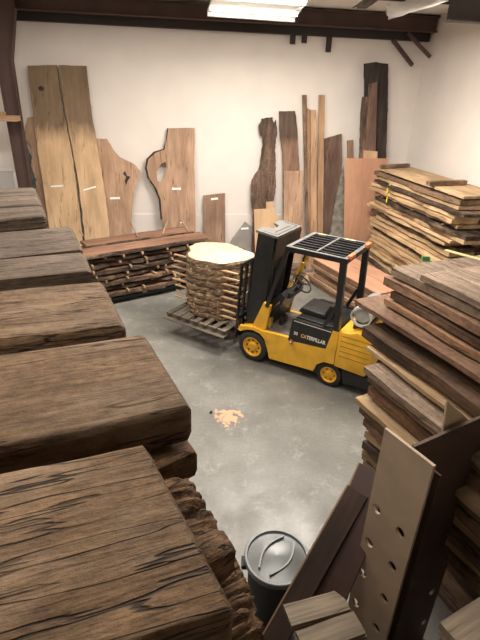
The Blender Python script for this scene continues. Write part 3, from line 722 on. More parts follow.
FL('floor_plate', BX(-.68, .02, -.44, .44, .60, .625), FPLATE)
FL('front_frame', BX(-.30, .28, -.33, .33, .12, .52), DGR)
for sd in (1, -1):
    y0, y1 = (.32, .52) if sd == 1 else (-.52, -.32)
    # mudguard over the drive wheel
    pts = [(.27, .50)] + [(.31*math.cos(R(a)), .267+.31*math.sin(R(a))) for a in range(48, 151, 12)] + [(-.30, .47)] + [(.345*math.cos(R(a)), .267+.345*math.sin(R(a))) for a in range(140, 43, -12)]
    pts = [(.24, .49), (.14, .555), (.0, .585), (-.14, .56), (-.26, .47), (-.30, .50), (-.20, .61), (.0, .635), (.2, .60), (.30, .52)]
    FL('mudguard', prism(pts, y0, y1), YEL)
# cowl side posts
for sd in (1, -1):
    y0, y1 = (.40, .46) if sd == 1 else (-.46, -.40)
    FL('cowl_panel', prism([(.06, .60), (-.20, .62), (-.27, 1.07), (-.14, 1.10)], y0, y1, bev=.008), YEL)
FL('cowl', prism([(.02, .60), (-.16, .60), (-.32, .98), (-.44, 1.20), (-.36, 1.26), (-.17, 1.06)], -.30, .30, bev=.01), BLK)
FL('dashboard', prism([(-.30, 1.10), (-.48, 1.16), (-.50, 1.24), (-.32, 1.24)], -.24, .18, bev=.01), DGR)
sc = FL('steering_column', CY((-.40, .0, 1.15), (-.56, .0, 1.37), .03), BLK)
wb = bmesh.new(); lathe(wb, [(.17, -.012), (.185, -.006), (.185, .006), (.17, .012), (.158, 0), (.17, -.012)], 30, 'Z')
for i in range(3):
    a = 2*PI*i/3; bar(wb, (0, 0, 0), (.17*math.cos(a), .17*math.sin(a), 0), .025, .012)
cyl(wb, (0, 0, -.03), (0, 0, .02), .035)
sw = FL('steering_wheel', wb, BLK); sw.location = (-.57, 0, 1.385); sw.rotation_euler = (0, R(-38), 0)
for i in range(3): FL('lever', CY((-.36, -.2-.06*i, 1.20), (-.47, -.2-.06*i, 1.50-.03*i), .009, n=8), BLK)
for y in (.0, .12): FL('pedal', BX(-.36, -.30, y, y+.07, .68, .78), BLK)
FL('hydraulic_valve', BX(-.25, -.08, .30, .385, .64, .80), BRASS)
FL('hose', CY((-.15, .34, .78), (-.20, .33, 1.02), .015, n=8), BRASS)
# seat hood with the black side decal
hood = [(-.66, .63), (-.70, .98), (-.74, 1.0), (-1.40, .99), (-1.42, .66)]
FL('engine_hood', prism(hood, -.40, .40, bev=.012), BLK)
dec = [(-.655, .665), (-.69, .965), (-.73, .98), (-1.36, .975), (-1.28, .68)]
dc = FL('side_decal', prism([(-.645, .60), (-.69, .975), (-.73, .99), (-1.36, .985), (-1.285, .655)], .44, .502), BLK)
FL('side_decal', prism([(-.645, .60), (-.69, .975), (-.73, .99), (-1.36, .985), (-1.285, .655)], -.502, -.44), BLK)
FL('decal_trim', BR((-.72, .503, .965), (-1.34, .503, .955), .006, .012), mat('silver_trim', (.6, .6, .6), .4))
FL('hood_side', prism([(-1.285, .655), (-1.36, .985), (-1.45, .985), (-1.45, .68)], .42, .505), YEL)
FL('hood_side', prism([(-1.285, .655), (-1.36, .985), (-1.45, .985), (-1.45, .68)], -.505, -.42), YEL)
def text(s, size, loc, m, w=1., parent=fk):
    cu = bpy.data.curves.new('lettering', 'FONT'); cu.body = s; cu.size = size; cu.extrude = .003; cu.offset = size*.02
    to = bpy.data.objects.new('t', cu); C.objects.link(to)
    dg = bpy.context.evaluated_depsgraph_get(); me = bpy.data.meshes.new_from_object(to.evaluated_get(dg)); bpy.data.objects.remove(to)
    me.materials.append(m); o = bpy.data.objects.new('lettering', me); C.objects.link(o); o.parent = parent
    me.materials.clear(); me.materials.append(m)
    # seen from the +y side reading towards -x
    o.matrix_local = Matrix.Translation(loc) @ Matrix.Rotation(PI, 4, 'Z') @ Matrix.Rotation(R(90), 4, 'X') @ Matrix.Scale(w, 4, (1, 0, 0))
    return o
text('30', .07, (-.735, .506, .735), WTEXT)
text('CA', .085, (-.86, .506, .722), CTEXT, .78)
text('TERPILLAR', .085, (-.957, .506, .722), WTEXT, .78)
lp = FL('fuel_cap', CY((-.71, .495, .60), (-.71, .535, .60), .032), mat('marker_red', (.35, .10, .04), .4)); link('cap_centre', CY((-.71, .535, .60), (-.71, .54, .60), .016), WHITE, lp)
# seat
FL('seat', prism([(-.66, 1.02), (-.70, 1.09), (-1.10, 1.07), (-1.12, 1.0), (-.70, 1.0)], -.24, .24, bev=.02), SEATM, smooth=True)
FL('backrest', prism([(-1.08, 1.05), (-1.16, 1.24), (-1.22, 1.23), (-1.17, 1.03)], -.22, .22, bev=.02), SEATM, smooth=True)
# counterweight
cw = [(-1.44, .40), (-1.44, 1.0), (-1.62, 1.01), (-1.72, 1.06), (-1.88, 1.05), (-1.97, .95), (-1.99, .50), (-1.93, .38)]
FL('counterweight', prism(cw, -.50, .50, bev=.035), YEL, smooth=True)
for i in range(5):
    zz = .60+.085*i
    FL('cooling_groove', prism([(-1.50, zz), (-1.50, zz+.012), (-1.955, zz+.012), (-1.955, zz)], .499, .5025), YELD)
    FL('cooling_groove', prism([(-1.50, zz), (-1.50, zz+.012), (-1.955, zz+.012), (-1.955, zz)], -.5025, -.499), YELD)
FL('rear_bumper', prism([(-1.60, .12), (-1.55, .38), (-2.04, .38), (-2.06, .16)], -.46, .46, bev=.03), BLK)
# gas tank lying across the back
tb = bmesh.new(); lathe(tb, [(.001, -.36), (.10, -.345), (.145, -.29), (.15, -.25), (.15, .25), (.145, .29), (.10, .345), (.001, .36)], 28)
tk = FL('gas_tank', tb, GREYM, smooth=True); tk.location = (-1.71, 0, 1.27)
cb = bmesh.new(); lathe(cb, [(.155, .33), (.155, .40), (.14, .40), (.14, .33), (.155, .33)], 28); link('tank_collar', cb, mat('collar_white', (.7, .7, .66), .45), tk, True)
link('tank_strap', (lambda b_: (lathe(b_, [(.151, -.03), (.156, -.03), (.156, .03), (.151, .03)], 28), b_)[1])(bmesh.new()), BLK, tk)
FL('tank_cradle', BX(-1.83, -1.59, -.30, .30, 1.0, 1.12), BLK)
# overhead guard
gz = 2.10
for sd in (1, -1):
    y = sd*.46
    FL('guard_leg', BR((-1.40, y, .98), (-1.37, y, gz-.02), .07, .09, up=(1, 0, 0)), BLK)
    FL('guard_leg', BR((-.21, y, 1.05), (-.50, y, gz-.02), .05, .06, up=(1, 0, 0)), BLK)
    FL('leg_brace', BR((-1.38, y, 1.42), (-1.20, y, 1.0), .04, .05, up=(1, 0, 0)), BLK)
    FL('guard_rail', BX(-1.43, -.47, y-.03, y+.03, gz-.07, gz), BLK)
    FL('guard_rail_highlight', BX(-1.43, -.47, y-.025, y+.025, gz, gz+.006), GSTL)  # thin grey strip, the rail's top highlight put into colour
for x in (-.50, -1.40):
    FL('guard_cross_rail', BX(x-.035, x+.035, -.43, .43, gz-.06, gz), BLK)
    FL('cross_rail_highlight', BX(x-.03, x+.03, -.43, .43, gz, gz+.006), GSTL)  # same painted highlight along the front and rear rails
FL('guard_cross_rail', BX(-.955, -.925, -.43, .43, gz-.02, gz+.012), GSTL)
for i in range(7):
    y = -.36+i*.12
    sl = FL('guard_slat', BX(-1.365, -.535, y-.014, y+.014, gz-.055, gz-.004), BLK)
    link('slat_top', BX(-1.365, -.535, y-.014, y+.014, gz-.004, gz+.003), DGR, sl)  # dark grey strip, a dimmer painted highlight on the slat
for y in (-.34, .34): FL('tail_lamp', BX(-1.46, -1.40, y-.09, y+.09, gz-.02, gz+.035, bev=.008), ORANGE)
FL('warning_label', BX(-.70, -.58, -.455, -.41, gz+.006, gz+.010), mat('label_yellow', (.55, .52, .25), .6))
FL('warning_label', BX(-1.20, -1.02, -.455, -.41, gz+.006, gz+.010), MATS['label_yellow'])
# yellow tilt cylinders / grab bars
for sd in (1, -1):
    g_ = FL('tilt_cylinder', CY((.02, sd*.28, .70), (-.36, sd*.28, 1.10), .035), BLK)
for y, a, b_ in ((-.30, (-.18, 1.12), (-.42, 1.62)), (-.42, (-.26, 1.10), (-.44, 1.78))):
    FL('grab_bar', BR((a[0], y, a[1]), (b_[0], y, b_[1]), .03, .035), YEL)
# mast
mt = empty('mast'); mt.parent = fk; mt.location = (.10, 0, .12); mt.rotation_euler = (0, R(-5.5), 0)
def MA(name, bm, m, sm=False): return link(name, bm, m, mt, sm)
for sd in (1, -1):
    rb = bmesh.new(); y = sd*.34
    box(rb, .0, .16, y-.008+sd*.03, y+.008+sd*.03, 0, 2.06); box(rb, .0, .016, y-.05, y+.04, 0, 2.06); box(rb, .144, .16, y-.05, y+.04, 0, 2.06)
    MA('mast_rail', rb, BLK)
    rb = bmesh.new(); y = sd*.27
    box(rb, .03, .19, y-.008+sd*.03, y+.008+sd*.03, .05, 2.04); box(rb, .03, .045, y-.04, y+.03, .05, 2.04); box(rb, .175, .19, y-.04, y+.03, .05, 2.04)
    MA('mast_rail', rb, BLK)
    MA('lift_cylinder', CY((-.05, sd*.25, .05), (-.05, sd*.25, 1.9), .045), DGR, True)
    MA('lift_chain', BX(.05, .09, sd*.14-.015, sd*.14+.015, .3, 1.98), DGR)
    MA('mast_side_cover', BX(-.14, .16, sd*.395-.006, sd*.395+.006, .55, 2.06), BLK)
for z_ in (.05, .75, 1.45): MA('mast_crossmember', BX(-.03, .03, -.36, .36, z_, z_+.12), BLK)
cp = [(-.18, -.40), (.20, -.40), (.20, -.16), (.08, -.10), (.05, 0), (.08, .10), (.20, .16), (.20, .40), (-.18, .40)]
cb = bmesh.new(); vs = [cb.verts.new((x, y, 2.06)) for x, y in cp]; f = cb.faces.new(vs); r = bmesh.ops.extrude_face_region(cb, geom=[f]); bmesh.ops.translate(cb, vec=(0, 0, .035), verts=[g for g in r['geom'] if isinstance(g, bmesh.types.BMVert)])
cap = MA('mast_cap', cb, TOPM)
for a, b_ in (((-.13, -.34), (-.13, .34)), ((-.13, .34), (.10, .34)), ((-.13, -.34), (.10, -.34)), ((-.05, -.25), (-.05, .25))):
    link('cap_seam', BR((a[0], a[1], 2.096), (b_[0], b_[1], 2.096), .014, .004), BLK, cap)
MA('mast_front_plate', BX(-.19, -.17, -.40, .40, 1.72, 2.06), BLK)
MA('hose', CY((-.03, .10, .4), (-.03, .12, 2.0), .014, n=8), BLK); MA('hose', CY((-.03, -.06, .4), (-.03, -.08, 2.0), .014, n=8), BLK)
# carriage, load backrest and forks
cr = empty('carriage'); cr.parent = fk; cr.location = (.33, 0, .27); cr.rotation_euler = (0, R(-3), 0)
def CA(name, bm, m): return link(name, bm, m, cr)
for z_ in (.08, .38): CA('carriage_bar', BX(.0, .045, -.46, .46, z_, z_+.09), BLK)
CA('backrest_frame', BX(.005, .035, -.50, .50, 1.36, 1.41), DGR)
for i in range(7):
    y = -.48+i*.16
    CA('backrest_bar', BX(.008, .032, y-.026, y+.026, .05, 1.36), BLK)
for y in (-.25, .25):
    fb = prism([(.05, .52), (.09, .52), (.09, .045), (1.10, .02), (1.10, .012), (.05, .0)], y-.06, y+.06)
    CA('fork', fb, BLK)
CA('roller_plate', BX(-.05, .0, -.22, .22, .06, .50), DGR)
CA('paper_wrap', BX(.046, .06, .05, .22, .60, .80), mat('pale_rag', (.50, .48, .40), .8, bump=.4))

# ------------------------------------------------------------------ pallet and the sliced log
pz = .325
pal = empty('wooden_pallet', FM @ Matrix.Translation((1.15, -.13, pz))); tag(pal, 'weathered wooden pallet on the forks under the sliced log', 'pallet')
for y in (-.70, 0, .66): link('stringer', BX(-.65, .67, y-.022, y+.022, 0, .085), PALW, pal)
for i in range(7):
    x = -.60+i*.20
    link('deck_board', BX(x-.052, x+.052, -.74, .72, .085, .105), PALW, pal)
for y in (-.62, .0, .74): link('bottom_board', BX(-.66, .68, y-.05, y+.05, -.0, .018) if y > .5 else BX(-.66, .68, y-.04, y+.04, -.02, -.001) if False else BX(-.66, .68, y-.05, y+.05, .02, .035), PALW, pal)
NL = 9; th = .106; gp = .014; lz = pz+.107
lcx, lcy = 1.19, -.17
wds = ['lowest', 'second lowest', 'third lowest', 'fourth from the bottom', 'middle', 'fourth from the top', 'third from the top', 'second from the top', 'topmost']
def lr(a, k):
    r = .60+.050*math.cos(2*a+.6)+.035*math.cos(3*a+2.)+.030*math.cos(5*a+1.)+.012*math.sin(9*a)
    if k is None: return r
    return r*(1+.035*(8-k)/8*0+.03*noise.noise(Vector((math.cos(a)*2, math.sin(a)*2, k*.35)))) - (.04*(1-k/8.) if k < 4 else 0)*0
for k in range(NL):
    z0 = lz+k*(th+gp)
    e = empty('log_slice', FM @ Matrix.Translation((lcx, lcy, z0)) @ Matrix.Rotation(.02*math.sin(k*2.1), 4, 'Z'))
    tag(e, wds[k]+' slice of the big log on the pallet' + (', its pale face showing' if k == 8 else ''), 'log slice', 'slices of the big log')
    n = 72; bm = bmesh.new()
    T_ = [bm.verts.new(((lr(2*PI*i/n, k)-.012)*math.cos(2*PI*i/n), (lr(2*PI*i/n, k)-.012)*math.sin(2*PI*i/n), th)) for i in range(n)]
    B_ = [bm.verts.new((v.co.x, v.co.y, 0)) for v in T_]
    bm.faces.new(T_); bm.faces.new(B_[::-1])
    for i in range(n): bm.faces.new((B_[i], B_[(i+1) % n], T_[(i+1) % n], T_[i]))
    link('wood_disc', bm, COOKIE, e)
    bm = bmesh.new(); rs = []
    for zz in (0, .33, .66, 1):
        ring = []
        for i in range(n):
            a = 2*PI*i/n; q_ = lr(a, k)+.018*noise.noise(Vector((math.cos(a)*6, math.sin(a)*6, zz*1.5+k)))+.012*noise.noise(Vector((math.cos(a)*22, math.sin(a)*22, zz*3+k)))
            q_ -= .008*(zz in (0, 1)); ring.append(bm.verts.new((q_*math.cos(a), q_*math.sin(a), th*zz)))
        rs.append(ring)
    for z_ in (th, 0):
        rs_in = [bm.verts.new((v.co.x/lr(2*PI*i/n, k)*(lr(2*PI*i/n, k)-.02), v.co.y/lr(2*PI*i/n, k)*(lr(2*PI*i/n, k)-.02), z_)) for i, v in enumerate(rs[-1] if z_ else rs[0])]
        (rs.append if z_ else (lambda r_: rs.insert(0, r_)))(rs_in)
    for a, b_ in zip(rs, rs[1:]):
        for i in range(n): bm.faces.new((a[i], a[(i+1) % n], b_[(i+1) % n], b_[i]))
    link('bark', bm, BARKT, e)
    if k < NL-1:
        for j, (y, xa, xb) in enumerate(((-.62, -.80, .50), (.30, -.2, .78), (.47, -.74, .05))):
            if k == 0 and j == 0: st0 = link('spacer_stick', BX(-.5, .5, -.022, .022, -.004, gp+.002), STICK); o = st0
            else: o = st0.copy(); C.objects.link(o)
            xa2 = xa+random.uniform(-.05, .03); xb2 = xb+random.uniform(-.03, .05)
            if j == 0: xa2, xb2 = -.30+random.uniform(-.03, .03), .66+random.uniform(-.05, .05)
            L_ = xb2-xa2
            o.matrix_world = FM @ Matrix.Translation((lcx+(xa2+xb2)/2, lcy+(y if j else -.34), z0+th+.001)) @ Matrix.Rotation(random.uniform(-.05, .05), 4, 'Z') @ Matrix.Diagonal((L_, 1, 1, 1))
            tag(o, ['square spacer stick at the far side between log slices', 'square spacer stick through the middle between log slices', 'square spacer stick at the near side between log slices'][j], 'stick', ['far spacer sticks in the log', 'middle spacer sticks in the log', 'near spacer sticks in the log'][j])

# ------------------------------------------------------------------ low orange pile behind the forklift
o3 = atz(314, 259, .62); o3b = atz(372, 291, .62)
u3 = (o3b-o3).normalized(); v3 = Vector((-u3.y, u3.x, 0)); v3 = v3 if v3.x > 0 else -v3
def M3(s, d, z): return basis(Vector((o3.x, o3.y, 0))+u3*s+v3*d+Vector((0, 0, z)), u3, Vector((0, 0, 1)).cross(u3))
sgn3 = 1 if Vector((0, 0, 1)).cross(u3).dot(v3) > 0 else -1
zz = 0
nm3 = ['bottom', 'second lowest', 'third lowest', 'fourth from the bottom', 'third from the top', 'second from the top']
for k in range(6):
    T = .085; W_ = .80
    bm = timber(2.35+random.uniform(-.2, .15), W_, T, 60+k, .004, .02, .006, 14, 3)
    if sgn3 < 0:
        for v in bm.verts: v.co.y *= -1
    o = link('rough_plank', bm, [RUSTY, MIDB, PINK, RUSTY, MIDB, RUSTY][k]); zz += T
    o.matrix_world = M3(random.uniform(-.12, .12), random.uniform(-.04, .06), zz)
    zz += .016
    tag(o, nm3[k]+' plank of the low pile behind the forklift', 'plank', 'planks of the low pile behind the forklift')
for k, (d, W_) in enumerate(((0, .5), (.51, .42))):
    bm = timber(2.3, W_, .03, 70+k, .002, .01, .004, 14, 3)
    if sgn3 < 0:
        for v in bm.verts: v.co.y *= -1
    o = link('wide_board', bm, PLY); o.matrix_world = M3(-.03+.08*k, d, zz+.032)
    tag(o, ['orange-brown wide board on the low pile, at the forklift side', 'orange-brown wide board on the low pile, under the tall lumber pile'][k], 'board', 'wide boards on the low pile')

# ------------------------------------------------------------------ tall pile of rough lumber by the right wall
o2 = Vector((2.98, 11.35, 0)); u2 = Vector((.233, -.973, 0)).normalized(); v2 = Vector((.973, .233, 0)).normalized()
def put(bm, name, m, org, u, s, d, z, lab, cat, grp, yaw=0., parent=None):
    w = Vector((0, 0, 1)).cross(u)
    o = link(name, bm, m); vv = w
    o.matrix_world = basis(org+u*s+vv*d+Vector((0, 0, z)), u, w) @ Matrix.Rotation(yaw, 4, 'Z')
    tag(o, lab, cat, grp); return o
z = 0.; k = 0
ords = ['first', 'second', 'third', 'fourth', 'fifth', 'sixth', 'seventh', 'eighth', 'ninth', 'tenth', 'eleventh', 'twelfth', 'thirteenth', 'fourteenth', 'fifteenth', 'sixteenth', 'seventeenth', 'eighteenth', 'nineteenth', 'twentieth', 'twenty-first', 'twenty-second', 'twenty-third', 'twenty-fourth', 'twenty-fifth', 'twenty-sixth', 'twenty-seventh', 'twenty-eighth', 'twenty-ninth', 'thirtieth', 'thirty-first', 'thirty-second', 'thirty-third', 'thirty-fourth']
rnd2 = random.Random(5)
while z < 2.57:
    T = rnd2.choice((.06, .07, .085)); up_ = z > 1.62
    s0 = rnd2.uniform(-.34, .10); L_ = (3.25 if up_ else 3.05)+rnd2.uniform(-.25, .15)
    if 1.62 < z < 1.74: s0 = -.35
    d0 = rnd2.uniform(-.05, .08)+(0 if up_ else .10)
    W_ = rnd2.uniform(.46, .54)
    m_ = rnd2.choice((LIGHT, LIGHT, ENDG, LIGHT, MIDB, BARK)) if z < 1.6 else rnd2.choice((LIGHT, MIDB, BARK, LIGHT))
    nm = ords[k]
    put(timber(L_, W_, T, 80+k, .008, .08, .008, 30, 3, bow=rnd2.uniform(-.004, .004)), 'rough_plank', m_, o2, u2, s0, d0, z+T, nm+' rough plank from the floor, aisle side of the tall wall pile', 'plank', 'rough planks on the aisle side of the tall pile', rnd2.uniform(-.012, .012))
    put(timber(L_-.1+rnd2.uniform(-.2, .2), .36, T, 120+k, .006, .03, .008, 20, 3), 'rough_plank', rnd2.choice((LIGHT, MIDB, MIDB, DKW)), o2, u2, s0+rnd2.uniform(-.1, .1), d0+W_+.05, z+T, nm+' rough plank from the floor, wall side of the tall wall pile', 'plank', 'rough planks on the wall side of the tall pile')
    z += T+.014
    if k % 3 == 1:
        for j, s in enumerate((.35, 1.6, 2.7)):
            put(BX(-.02, .02, .03+(0 if up_ else .1), .9, 0, .015), 'spacer_stick', STICK, o2, u2, s, 0, z+.008, 'spacer stick after the '+nm+' plank of the tall pile, '+['far end', 'middle', 'near end'][j], 'stick', 'spacer sticks in the tall pile')
        z += .016
    k += 1
z2 = z
put(timber(3.1, .29, .045, 160, .003, .02, .005, 20, 3), 'rough_plank', LIGHT, o2, u2, .02, .02, z2+.05, 'light top board of the tall wall pile, nearest the aisle', 'plank', 'light top boards of the tall pile')
put(timber(3.25, .29, .045, 161, .003, .012, .005, 20, 3), 'rough_plank', LIGHT, o2, u2, -.18, .33, z2+.05, 'light top board of the tall wall pile, middle one', 'plank', 'light top boards of the tall pile')
put(timber(3.1, .29, .045, 162, .003, .012, .005, 20, 3), 'rough_plank', LIGHT, o2, u2, -.2, .64, z2+.05, 'light top board of the tall wall pile, nearest the wall', 'plank', 'light top boards of the tall pile')
def across(pa, pb, zt, w, h, m, name, lab, cat):
    A, B = atz(*pa, zt), atz(*pb, zt)
    B = A+(B-A)*.86
    o = placed(BR((0, 0, 0), B-A, w, h), name, m, Matrix.Translation(A+Vector((0, 0, 0)))); tag(o, lab, cat, 'battens on the tall pile'); return o
across((381, 166.5), (413, 165), z2+.10, .09, .07, DKW, 'wood_batten', 'dark batten lying across the far end of the tall lumber pile', 'batten')
across((428, 183.5), (471, 182), z2+.10, .11, .08, MIDB, 'wood_batten', 'brown batten lying across the near part of the tall lumber pile', 'batten')
# yellow straps
for k, (z_, s) in enumerate(((2.28, .72), (2.08, .76))):
    sb = bmesh.new(); bar(sb, (0, -.0, -.07), (0, -.0, .07), .03, .012, up=(0, 1, 0)); cyl(sb, (0, 0, .06), (.05, .02, .12), .012, n=6)
    for q_ in sb.verts: pass
    o = link('strap_end', sb, YSTRAP); o.matrix_world = basis(o2+u2*s+v2*(-.065)+Vector((0, 0, z_)), u2, Vector((0, 0, 1)).cross(u2))
    tag(o, ['upper yellow strap end hanging on the tall lumber pile', 'lower yellow strap end hanging on the tall lumber pile'][k], 'strap')
# flat boards beside the near end of the wall pile
o4 = Vector((3.92, 7.55, 0)); u4 = Vector((.30, -.954, 0)).normalized()
zz = 0
for k in range(17):
    T = .10
    put(timber(1.3+random.uniform(-.08, .08), .70, T, 200+k, .004, .01, .006, 10, 3), 'short_plank', [MIDB, RUSTY, MIDB, DKP][k % 4] if k < 16 else PINK, o4, u4, random.uniform(-.05, .05), random.uniform(-.04, .03), zz+T, ords[k]+' short plank from the floor in the pile behind the near dark stack', 'plank', 'short planks behind the near dark stack')
    zz += T+.008

# ------------------------------------------------------------------ near right stack of wide dark planks
d1 = Vector((.42, -.91, 0)).normalized()
v1 = Vector((-d1.y, d1.x, 0)); v1 = v1 if v1.x > 0 else -v1
G1 = 'wide dark planks stacked in the right foreground'
def near_plank(px, py, z, T, L, W_, m, lab, seed, crack=.0, amp=.004, edge=.012, yaw=0., bark=None):
    a = atz(px, py, z)
    o = put(timber(L, W_, T, seed, amp, edge, .006, 40, 12, crack), 'wide_plank', m, a, d1, 0, 0, 0, lab, 'plank', G1, yaw)
    return o
O1 = Vector((1.36, 4.15, 0))
NP = [  # corner px, py, z, thickness, length, width, material, label
 ((421, 274), 2.87, .055, 2.2, 1.2, GREYB, 'grey-brown plank on top of the right foreground stack, slid towards the camera'),
 ((392, 267), 2.80, .075, 2.4, 1.35, GREYB, 'grey-brown wide plank whose far corner shows on the right foreground stack'),
 ((385, 276), 2.71, .08, 2.4, 1.3, PINK, 'reddish plank just under the grey-brown far corner plank'),
 ((391, 291), 2.61, .07, 2.3, 1.2, DKP, 'dark bark-crusted plank set back in the right foreground stack'),
 ((384, 298), 2.53, .06, 2.4, 1.3, RUSTY, 'rusty plank right below the bark-crusted one'),
 ((355, 299), 2.45, .05, 2.5, 1.4, PINK, 'pinkish plank sticking out farthest left, above the gas tank'),
 ((374, 306), 2.38, .05, 2.4, 1.3, RUSTY, 'rusty plank just under the pinkish projecting plank'),
 ((363, 326), 2.24, .10, 2.4, 1.35, DKP, 'thick dark plank below the rusty ones in the right foreground'),
 ((366, 346), 2.10, .04, 2.4, 1.3, LIGHT, 'light-edged plank beneath the thick dark plank'),
 ((364, 366), 1.96, .06, 2.5, 1.4, GREYB, 'plank with a pale broad corner pointing left in mid stack'),
 ((368, 376), 1.86, .05, 2.4, 1.3, MIDB, 'brown plank under the pale-cornered plank'),
 ((368, 386), 1.75, .09, 2.4, 1.3, RUSTY, 'rusty thick plank above the lowest projecting corner'),
 ((355, 397), 1.64, .05, 2.5, 1.4, LIGHT, 'light plank with the lowest long corner pointing left'),
 ((360, 406), 1.56, .06, 2.4, 1.3, MIDB, 'brown plank under the lowest long light corner'),
 ((364, 418), 1.46, .08, 2.3, 1.3, RUSTY, 'rusty plank with broken pale end low in the stack'),
 ((366, 430), 1.34, .07, 2.3, 1.3, LIGHT, 'pale rough plank above the leaning brown panels'),
 ((364, 440), 1.24, .09, 2.3, 1.3, DKW, 'dark rough plank above the leaning brown panels'),
 ((363, 449), 1.12, .08, 2.3, 1.3, LIGHT, 'pale rough plank low beside the leaning panels'),
 ((362, 458), 1.02, .09, 2.3, 1.3, MIDB, 'brown rough plank low beside the leaning panels'),
]
zt = 2.87
for k, ((px, py), z_, T, L_, W_, m_, lab) in enumerate(NP):
    near_plank(px, py, zt, T, L_, W_, m_, lab, 300+k, amp=.007 if k < 14 else .014, edge=.022 if k < 14 else .04)
    nxt = NP[k+1][1] if k+1 < len(NP) else None
    if nxt is not None: zt = min(zt-T-.008, max(nxt, zt-T-.03))
zlow = zt-.10
n_low = 6
for k in range(n_low):
    T = zlow/n_low
    put(timber(2.2, 1.3, T-.006, 340+k, .005, .02, .008, 12, 4), 'wide_plank', [DKP, MIDB, DKW][k % 3], O1, d1, .06+.05*(k % 2), .0, zlow-k*T, ['uppermost', 'second', 'third', 'fourth', 'fifth', 'lowest'][k]+' of the floor-level beams hidden under the right foreground stack', 'beam', 'beams under the right foreground stack')
# small green framed card and pale tape on the stack
a = atz(426, 262, 2.80)
o = empty('card_holder', basis(a, (1, -.1, 0), (.05, .6, .8))); tag(o, 'small green-framed card holder on the near plank stack', 'card')
link('frame', BX(-.04, .04, 0, .055, -.006, 0), GREEN, o); link('card', BX(-.032, .032, .008, .047, -.001, .002), mat('card_dark', (.04, .06, .05), .6), o)
for c_ in o.children: c_.matrix_parent_inverse = Matrix.Identity(4)
A, B = atz(445, 250, 2.882), atz(486, 261, 2.882)
o = placed(BR((0, 0, 0), B-A, .06, .006), 'flat_strap', YTAPE, Matrix.Translation(A)); tag(o, 'pale yellow flat strap lying on the near plank stack', 'strap')

# ------------------------------------------------------------------ upright perforated post
zt = 2.40
A = atz(385, 427, zt); B = atz(434, 465, zt); D = atz(499, 410, zt); E_ = atz(412, 443, zt)
post = empty('perforated_post', Matrix.Translation((B.x, B.y, 0))); tag(post, 'tall upright beam with rows of round holes, pale left face and dark right face', 'post')
def plate(a, b_, z0, z1, t, inward, m, name, holes):
    ax = (b_-a); Lw = ax.length; ax = ax.normalized()
    bm = bmesh.new()
    # grid plate with round holes: build as outline + holes, triangle filled
    es = []
    def loop(pts):
        vs = [bm.verts.new((x, y, 0)) for x, y in pts]
        for i in range(len(vs)): es.append(bm.edges.new((vs[i], vs[(i+1) % len(vs)])))
    loop([(0, z0), (Lw, z0), (Lw, z1), (0, z1)])
    for (hx, hz, r_) in holes: loop([(hx+r_*math.cos(2*PI*i/18), hz+r_*math.sin(2*PI*i/18)) for i in range(18)])
    bmesh.ops.triangle_fill(bm, use_beauty=True, use_dissolve=False, edges=es)
    r = bmesh.ops.extrude_face_region(bm, geom=bm.faces[:]); bmesh.ops.translate(bm, vec=(0, 0, t), verts=[g for g in r['geom'] if isinstance(g, bmesh.types.BMVert)])
    up = Vector((0, 0, 1)); nn = ax.cross(up); s = 1 if nn.dot(inward) > 0 else -1
    mtx = Matrix((ax, up, nn*s)).transposed().to_4x4()
    for v in bm.verts: v.co = (mtx @ v.co) + Vector((a.x-B.x, a.y-B.y, 0))
    return link(name, bm, m, post)
inw_ = ((A-B).normalized()+(D-B).normalized())
nl = (B-A).cross(Vector((0, 0, 1))); nl = nl if nl.dot(D-B) > 0 else -nl
Az = A.copy(); Bz = B.copy(); Az.z = Bz.z = 0; Dz = D.copy(); Dz.z = 0
hl = []
def hit(px, py, a, b_):       # a point on the vertical plate through a, b_
    ax = (b_-a); ax.z = 0; ax.normalize(); n = Vector((-ax.y, ax.x, 0)); w = onplane(px, py, Vector((a.x, a.y, 0)), n); return ((w-Vector((a.x, a.y, 0))).dot(ax), w.z)
for q_ in ((376.5, 509), (369, 542.5), (362.5, 573), (355.5, 602.5), (348.5, 630), (400, 532.5), (392, 566.5), (384, 598.5), (376, 628)):
    s_, z_ = hit(*q_, Az, Bz); hl.append((s_, z_, .034))
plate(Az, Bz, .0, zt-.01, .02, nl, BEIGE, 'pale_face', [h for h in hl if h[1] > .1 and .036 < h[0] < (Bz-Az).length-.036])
hr = []; Sz = Az.lerp(Bz, .58)+nl.normalized()*.021
for q_ in ((465, 501), (455, 533), (445.5, 563), (432, 592), (424, 622)):
    s_, z_ = hit(*q_, Sz, Dz); hr.append((s_, z_, .034))
nr = (D-B).cross(Vector((0, 0, 1))); nr = nr if nr.dot(A-B) > 0 else -nr
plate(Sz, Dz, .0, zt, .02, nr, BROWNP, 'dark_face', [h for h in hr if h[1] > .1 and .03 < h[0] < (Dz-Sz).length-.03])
# pale sheet corner standing between post and stack
a, b_, c_ = atz(447, 401, 2.46), atz(441, 436, 2.30), atz(470, 421, 2.36)

